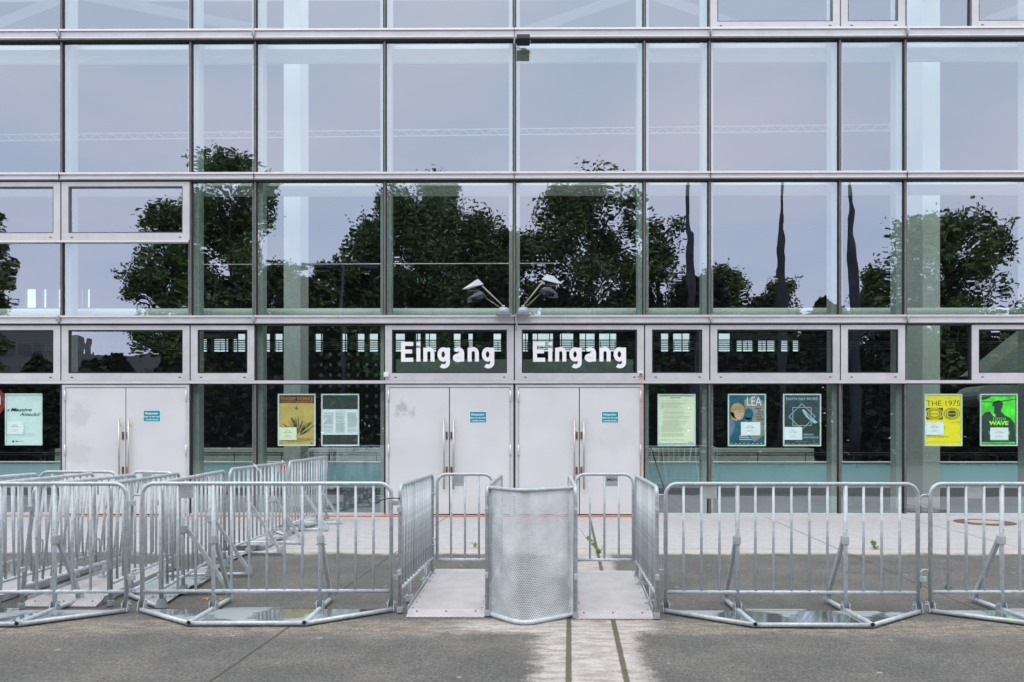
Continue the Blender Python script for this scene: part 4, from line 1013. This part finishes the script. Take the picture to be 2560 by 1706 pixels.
def walkway(corners, label):
    """near-left, near-right, far-right, far-left ground points"""
    corners = [SH(q) for q in corners]
    c = sum((Vector((x, y_, 0)) for x, y_ in corners), Vector()) / 4
    root = empty('walkway_plate', c); tag(root, label, 'floor plate', 'tread plates between the railings')
    P = [Vector((x, y_, 0)) - c for x, y_ in corners]; nl, nr, fr, fl = P; lip = .07
    b = MB(); al, ar = nl.lerp(fl, lip), nr.lerp(fr, lip)
    top = [nl, nr, ar, al, fl, fr]; zt_ = [.012, .012, .045, .045, .045, .045]
    b.add([(p.x, p.y, z) for p, z in zip(top, zt_)] + [(p.x, p.y, .003) for p in top],
          [(0, 1, 2, 3), (3, 2, 5, 4), (6, 9, 8, 7), (9, 10, 11, 8), (0, 6, 7, 1), (1, 7, 8, 2), (2, 8, 11, 5), (5, 11, 10, 4), (4, 10, 9, 3), (3, 9, 6, 0)])
    b.build('tread_sheet', M['tread'], root)
    for a, e, s_ in ((al, fl, -1), (ar, fr, 1)):
        b = MB(); o_ = Vector((.009 * s_, 0, .04)); b.beam(a + o_, e + o_, .006, .06); b.build('side_edge', M['galv_dull'], root)
    b = MB()
    for k in range(9):
        t = k / 8
        for a, e, o_ in ((al, fl, .03), (ar, fr, -.03)):
            p = a.lerp(e, t * .96 + .02); b.tube([(p.x + o_, p.y, .044), (p.x + o_, p.y, .0485)], .007, 6)
    for t in (.12, .5, .88): p = nl.lerp(nr, t); b.tube([(p.x, p.y + .1, .03), (p.x, p.y + .1, .0415)], .008, 6)
    b.build('rivet', M['lock'], root)
    return root
walkway([(-.888, 6.67), (-.232, 6.67), (-.20, 8.8), (-.847, 8.8)], 'tread plate of the left walkway beside the perforated screen')
walkway([(.527, 6.62), (1.175, 6.62), (1.345, 8.7), (.66, 8.7)], 'tread plate of the right walkway beside the perforated screen')
walkway([(-4.38, 7.05), (-3.70, 7.05), (-3.83, 9.1), (-4.42, 9.1)], 'tread plate behind the front row at left, under the leaning railing')
walkway([(-5.36, 7.1), (-4.68, 7.1), (-4.69, 8.95), (-5.33, 8.95)], 'tread plate at the left edge of the photo')

# perforated front screen
cur = [(-.2137, 6.783), (-.162, 6.70), (-.110, 6.63), (-.058, 6.565), (-.01, 6.505), (.03, 6.462), (.085, 6.433), (.13, 6.437), (.179, 6.46), (.26, 6.524), (.347, 6.59), (.43, 6.652), (.52, 6.722)]
root = empty('perforated_screen', (.107, 6.6, 0)); tag(root, 'waist-high curved screen of perforated galvanised sheet between the two walkways', 'barrier')
# smooth the outline
def chaikin(p):
    o = [p[0]]
    for a, b_ in zip(p, p[1:]): o += [(a[0] * .75 + b_[0] * .25, a[1] * .75 + b_[1] * .25), (a[0] * .25 + b_[0] * .75, a[1] * .25 + b_[1] * .75)]
    return o + [p[-1]]
cs = chaikin([(x - .15, y_ - 6.6) for x, y_ in cur])
me = bpy.data.meshes.new('perforated_sheet'); vs, fs, uvs = [], [], []; s_ = 0; us = [0]
for a, b_ in zip(cs, cs[1:]): s_ += math.hypot(b_[0] - a[0], b_[1] - a[1]); us.append(s_)
for (x, y_) in cs: vs += [(x, y_, .03), (x, y_, 1.085)]
for i in range(len(cs) - 1): fs.append((2 * i, 2 * i + 2, 2 * i + 3, 2 * i + 1))
me.from_pydata(vs, [], fs); uvl = me.uv_layers.new(name='UVMap')
for poly in me.polygons:
    poly.use_smooth = True
    for li in poly.loop_indices:
        vi = me.loops[li].vertex_index; uvl.data[li].uv = (us[vi // 2] / s_ * .86, vs[vi][2])
me.materials.append(M['perf']); o = bpy.data.objects.new('perforated_sheet', me); col.objects.link(o); o.parent = root
b = MB(); b.tube([(x, y_, 1.09) for x, y_ in cs], .0165, 10); b.build('top_tube', GV, root)
b = MB(); b.tube([(x, y_, .022) for x, y_ in cs], .02, 10); b.build('base_tube', GV, root)
for (x, y_) in (cs[0], cs[-1]): b = MB(); b.tube([(x, y_ + .012, .02), (x, y_ + .012, 1.09)], .017, 10); b.build('edge_post', GV, root)

# ---------------------------------------------------------------- small things on the ground
p = at(2465.5, 1305, 13.6); rt = empty('manhole_cover', (8.02, 13.72, 0)); tag(rt, 'round manhole cover with rusty rim and pale centre near the facade', 'manhole cover')
b = MB(); b.prism([(.47 * math.cos(2 * math.pi * k / 32), .47 * math.sin(2 * math.pi * k / 32)) for k in range(32)], .001, .010); b.build('rim', M['rust'], rt)
b = MB(); b.prism([(.28 * math.cos(2 * math.pi * k / 28), .28 * math.sin(2 * math.pi * k / 28)) for k in range(28)], .0102, .014); b.build('lid', M['manhole_c'], rt)
def weed(x, y_, label, n, r, stalk=None):
    rr = random.Random(int(x * 100)); b = MB()
    for k in range(n):
        a = rr.uniform(0, 2 * math.pi); l = r * rr.uniform(.5, 1); w_ = .012; h = l * rr.uniform(.3, .9)
        dx, dy = math.cos(a), math.sin(a); m_ = (dx * l * .55, dy * l * .55, h); e = (dx * l, dy * l, h * .75)
        b.add([(0, 0, .002), (m_[0] - dy * w_, m_[1] + dx * w_, m_[2]), e, (m_[0] + dy * w_, m_[1] - dx * w_, m_[2])], [(0, 1, 2, 3)])
    if stalk:
        for sx, sy, sz in stalk: b.tube([(0, 0, 0), (sx * .6, sy * .6, sz * .5), (sx, sy, sz)], [.008, .005, .002], 5)
        for k in range(18):
            t = rr.uniform(.1, .6); sx, sy, sz = stalk[0]; c = Vector((sx * t, sy * t, sz * t)); b.add([c, c + Vector((rr.uniform(-.05, .05), 0, .02)), c + Vector((rr.uniform(-.04, .04), 0, .05))], [(0, 1, 2)])
    o = b.build('weed', M['weed'], recalc=False); o.location = (x - .00646 * y_, y_, 0); tag(o, label, 'weed', 'weeds in the paving joints')
weed(-.50, 10.75, 'small green weed seen through the gate left of the perforated screen', 12, .10)
weed(1.13, 10.25, 'weed with a long pale stalk seen through the gate with the black plate', 12, .09, [(-.2, .8, .22), (.06, .06, .12)])
weed(4.82, 10.6, 'low weed behind the front barrier right of the walkways', 11, .09, [(.0, .1, .14)])
weed(4.33, 7.95, 'tiny yellow-green weed in the slanting paving joint behind the right barriers', 12, .07)
rr = random.Random(4)
for (x, y_, lab, n) in ((-2.78, 7.42, 'dry orange leaves beside the foot of the nearest row barrier', 7), (-2.68, 11.0, 'dry brown leaves by a plate corner in the row near the facade', 8)):
    b = MB()
    for k in range(n):
        c = Vector((rr.uniform(-.12, .12), rr.uniform(-.05, .05), .004)); a = rr.uniform(0, 6); u = Vector((math.cos(a), math.sin(a), .2)) * .03; v = Vector((-math.sin(a), math.cos(a), .1)) * .02
        b.add([c - u, c - v + Vector((0, 0, .008)), c + u, c + v + Vector((0, 0, .01))], [(0, 1, 2, 3)])
    o = b.build('fallen_leaves', M['leafdry'], recalc=False); o.location = (x - .00646 * y_, y_, 0); tag(o, lab, 'leaves', kind='stuff')

# ---------------------------------------------------------------- behind the camera, seen in the panes
def tree(x, y_, H, r, label, seed, lm, trunk_r=.22, crown_lo=.25, n=9000, squash=1.0, leaf=.112, open_=.0):
    rr = random.Random(seed); root = empty('tree', (x, y_, 0)); tag(root, label, 'tree', 'trees behind the camera reflected in the glass')
    t = MB(); t.tube([(0, 0, 0), (.1, .05, H * .3), (-.05, 0, H * .6), (0, .1, H * .9)], [trunk_r, trunk_r * .8, trunk_r * .5, .04], 8)
    clumps = []
    for k in range(80):
        z = H * rr.uniform(crown_lo, .97); f = (z / H - crown_lo) / (1 - crown_lo)
        env = r * (math.sin(math.pi * min(1, .18 + f * .78)) ** .7) * squash
        a = rr.uniform(0, 2 * math.pi); q = env * rr.uniform(.1, 1.0) ** .7
        c = Vector((math.cos(a) * q, math.sin(a) * q * .8, z)); cr_ = rr.uniform(.09, .22) * r + .32
        clumps.append((c, cr_)); s0 = Vector((0, 0, max(H * .15, z - q * .9)))
        t.tube([s0, s0.lerp(c, .5) + Vector((0, 0, .2)), c], [.07, .05, .02], 5)
    t.build('trunk', M['bark'], root)
    c_ = MB()
    vs, fs = [], []
    for k in range(int(n * 2.9)):
        c, cr_ = rr.choice(clumps); 
        d_ = Vector((rr.gauss(0, 1), rr.gauss(0, 1), rr.gauss(0, .75))).normalized() * cr_ * (rr.random() ** .45) * (1.35 if rr.random() < .12 else 1)
        p = c + d_; l = leaf * rr.uniform(.6, 1.3)
        u = Vector((rr.uniform(-1, 1), rr.uniform(-1, 1), rr.uniform(-.6, .6))).normalized() * l; v = u.cross(Vector((rr.uniform(-1, 1), rr.uniform(-1, 1), rr.uniform(-1, 1)))).normalized() * l * .6
        i = len(vs); vs += [p - u, p - v, p + u, p + v]; fs.append((i, i + 1, i + 2, i + 3))
    c_.v = [tuple(v) for v in vs]; c_.f = fs; c_.m = [0] * len(fs); c_.sm = [False] * len(fs)
    c_.build('crown', lm, root, recalc=False)
    return root
def mx(xd, Lp): return (xd - 1176.5 - 13) / 1830 * Lp       # reflected position -> real x
def mh(yd, Lp): return CAMZ + (991.3 - yd) / 1830 * Lp
LP = 42.0; YT = 2 * YF - LP
tree(mx(530, LP), YT, mh(345, LP), 3.7, 'tall narrow dark green tree', 1, M['leaf'], n=11000, crown_lo=.2)
tree(mx(400, LP), YT + 1, mh(480, LP), 1.9, 'small side tree beside the tall narrow one', 2, M['leaf'], n=3500, crown_lo=.45)
tree(mx(985, LP), YT, mh(435, LP), 5.2, 'broad green tree left of the entrance axis', 3, M['leaf2'], n=16000, crown_lo=.15)
tree(mx(800, LP), YT + 1.5, mh(600, LP), 1.7, 'low spreading tree left of the broad one', 4, M['leaf'], n=3500, crown_lo=.25)
tree(mx(1010, 62), 2 * YF - 62, mh(395, 62), 3.4, 'distant tree standing behind the broad one', 5, M['leaf2'], n=7000)
tree(mx(1365, LP), YT, mh(415, LP), 4.8, 'large open-crowned tree right of the entrance axis', 6, M['leaf2'], n=14000, crown_lo=.15)
tree(mx(1190, LP), YT - 1.5, mh(500, LP), 2.2, 'tree filling the gap between the two large ones', 16, M['leaf2'], n=5000, crown_lo=.1)
tree(mx(1520, LP), YT + .5, mh(500, LP), 2.3, 'slender tree at the right flank of the large one', 7, M['leaf2'], n=4500, crown_lo=.1)
tree(mx(1675, LP), YT - 1, mh(590, LP), 1.9, 'small round tree between two masts', 8, M['leaf'], n=4500, crown_lo=.1)
tree(mx(1765, LP), YT, mh(640, LP), 1.0, 'young bushy tree by the middle mast', 9, M['leaf3'], n=2500, crown_lo=.1)
tree(mx(1830, LP), YT - 2, mh(625, LP), 1.2, 'thin birch-like tree with sparse crown', 10, M['leaf3'], n=1800, crown_lo=.1, leaf=.1)
tree(mx(2150, LP), YT + 1, mh(500, LP), 4.2, 'wide airy tree at the far right', 11, M['leaf'], n=8500, crown_lo=.3, leaf=.12)
tree(mx(2010, LP), YT, mh(610, LP), 1.6, 'small tree in front of the wide airy one', 12, M['leaf'], n=3500, crown_lo=.15)
tree(mx(-22, LP), YT, mh(455, LP), 1.0, 'tree at the far left edge', 13, M['leaf'], n=4500, crown_lo=.2)
tree(mx(670, LP), YT - 2, mh(640, LP), 1.5, 'low tree between the tall narrow and the broad one', 14, M['leaf'], n=3500, crown_lo=.1)
rr = random.Random(21)
for k in range(17):
    xd = -60 + k * 152; hh = 828 if xd < 200 else 808 if xd < 400 else (650 if xd < 1650 else 705)
    rr2 = random.Random(60 + k); root = empty('shrub', (mx(xd, 40), 2 * YF - 40 - rr.uniform(0, 1), 0))
    tag(root, 'dense dark shrub in the bank reflected in the lower panes', 'shrub', 'shrub bank reflected in the lower panes')
    Hs = mh(hh + rr.uniform(-15, 15), 40); b = MB(); vs, fs = [], []
    for i in range(9000):
        a = rr2.uniform(0, 2 * math.pi); z = rr2.random() ** .8; q = 2.3 * math.sqrt(max(0, 1 - (z * .95) ** 2)) * rr2.random() ** .4
        p = Vector((math.cos(a) * q, math.sin(a) * q * .6, z * Hs * (1 + .12 * mnoise.noise(Vector((math.cos(a) * q * 1.3 + k, z, 0)))))); l = rr2.uniform(.09, .24)
        u = Vector((rr2.uniform(-1, 1), rr2.uniform(-1, 1), rr2.uniform(-.8, .8))).normalized() * l; v = u.cross(Vector((rr2.uniform(-1, 1), rr2.uniform(-1, 1), rr2.uniform(-1, 1)))).normalized() * l * .7
        j = len(vs); vs += [p - u, p - v, p + u, p + v]; fs.append((j, j + 1, j + 2, j + 3))
    b.v = [tuple(v) for v in vs]; b.f = fs; b.m = [0] * len(fs); b.sm = [False] * len(fs); b.build('foliage', M['leaf_hedge'], root, recalc=False)
    b = MB(); b.tube([(0, 0, 0), (.1, 0, Hs * .5)], [.08, .04], 6); b.build('stem', M['bark'], root)
tree(mx(520, LP), YT - 1.2, mh(470, LP), 2.6, 'dense rounded tree in front of the tall narrow one', 19, M['leaf'], n=6500, crown_lo=.08)
tree(mx(655, LP), YT - .5, mh(600, LP), 1.7, 'low bushy tree right of the tall narrow one', 20, M['leaf2'], n=3500, crown_lo=.05)
tree(mx(1110, LP), YT - 1, mh(560, LP), 2.4, 'rounded tree low between the two large ones', 17, M['leaf'], n=6000, crown_lo=.1)
tree(mx(860, LP), YT - .5, mh(510, LP), 2.2, 'tree leaning out left of the broad one', 18, M['leaf2'], n=6000, crown_lo=.15)
# masts
for i, (xa, ya, xb2, lab) in enumerate(((1588, 422, 1603, 'dark tapering mast nearest the entrance'), (1791, 405, 1795, 'middle dark tapering mast'), (1955, 422, 1968, 'dark tapering mast farthest right'))):
    Lm = 36.0; H = mh(ya, Lm); xt, xg = mx(xa, Lm), mx(xb2, Lm) ; z7 = mh(700, Lm)
    rt = empty('flag_mast', (xg, 2 * YF - Lm, 0)); tag(rt, lab, 'mast', 'dark masts behind the camera')
    cs_ = [(.4, .19), (z7, .18), (z7 + (H - z7) * .35, .145), (z7 + (H - z7) * .55, .105), (z7 + (H - z7) * .8, .09), (H - .1, .08)]
    b = MB(); seg = 14; vs = []; prof = []
    for a_, c_ in zip(cs_, cs_[1:]):
        for k in range(5): t_ = k / 5; prof.append((a_[0] + (c_[0] - a_[0]) * t_, a_[1] + (c_[1] - a_[1]) * t_))
    prof.append(cs_[-1])
    for z, r_ in prof:
        cx_ = (xt - xg) * (z / H) ** 1.3
        for k in range(seg):
            a_ = 2 * math.pi * k / seg; q_ = r_ * (1 + .28 * math.cos(a_ * 4 + z * .25 + i) + .15 * mnoise.noise(Vector((a_, z * .8, i))))
            vs.append((cx_ + q_ * math.cos(a_), q_ * math.sin(a_), z))
    fs = [(m_ * seg + k, m_ * seg + (k + 1) % seg, (m_ + 1) * seg + (k + 1) % seg, (m_ + 1) * seg + k) for m_ in range(len(prof) - 1) for k in range(seg)]
    fs += [tuple(reversed(range(seg))), tuple((len(prof) - 1) * seg + k for k in range(seg))]
    b.add(vs, fs, 0, True); b.build('furled_flag', M['flag'], rt)
    b = MB(); b.tube([(0, 0, 0), ((xt - xg) * .5, 0, H * .5), (xt - xg, 0, H + .1)], [.09, .07, .05], 8); b.build('pole', M['pylon'], rt)
# street lamp
Ls = 33.0; rt = empty('street_lamp', (mx(795, Ls), 2 * YF - Ls, 0)); tag(rt, 'tall dark street lamp with three flat heads', 'street lamp')
Hs = mh(610, Ls); b = MB(); b.tube([(0, 0, 0), (0, 0, Hs)], [.09, .07], 10); b.build('pole', M['pylon'], rt)
b = MB(); b.beam((-1.75, 0, Hs), (1.5, 0, Hs), .1, .08); b.build('cross_arm', M['pylon'], rt)
for dx, w_ in ((-1.75, .35), (-.65, .5), (1.25, .5)):
    b = MB(); b.box(dx - w_, dx + w_ * .6, -.25, .25, Hs - .22, Hs - .1); b.build('lamp_head', M['pylon'], rt, bevel=.03)
# apartment blocks beyond the trees
for (x, wd, H, lab) in ((-77, 16, 17.0, 'grey apartment block with balconies seen far behind at left'), (-60, 14, 13.6, 'low grey block beside the taller one far behind')):
    rt = empty('apartment_block', (x, -90, 0)); tag(rt, lab, 'building', 'buildings beyond the trees')
    b = MB(); b.box(-wd / 2, wd / 2, -8, 0, 0, H); b.build('wall', M['facade_far'], rt)
    for fl in range(int(H // 3)):
        for k in range(int(wd // 2.5)):
            x0_ = -wd / 2 + .6 + k * 2.5; b = MB(); b.box(x0_, x0_ + 1.5, .003, .05, 1 + fl * 3, 2.6 + fl * 3); b.build('window', M['glass_far'], rt)
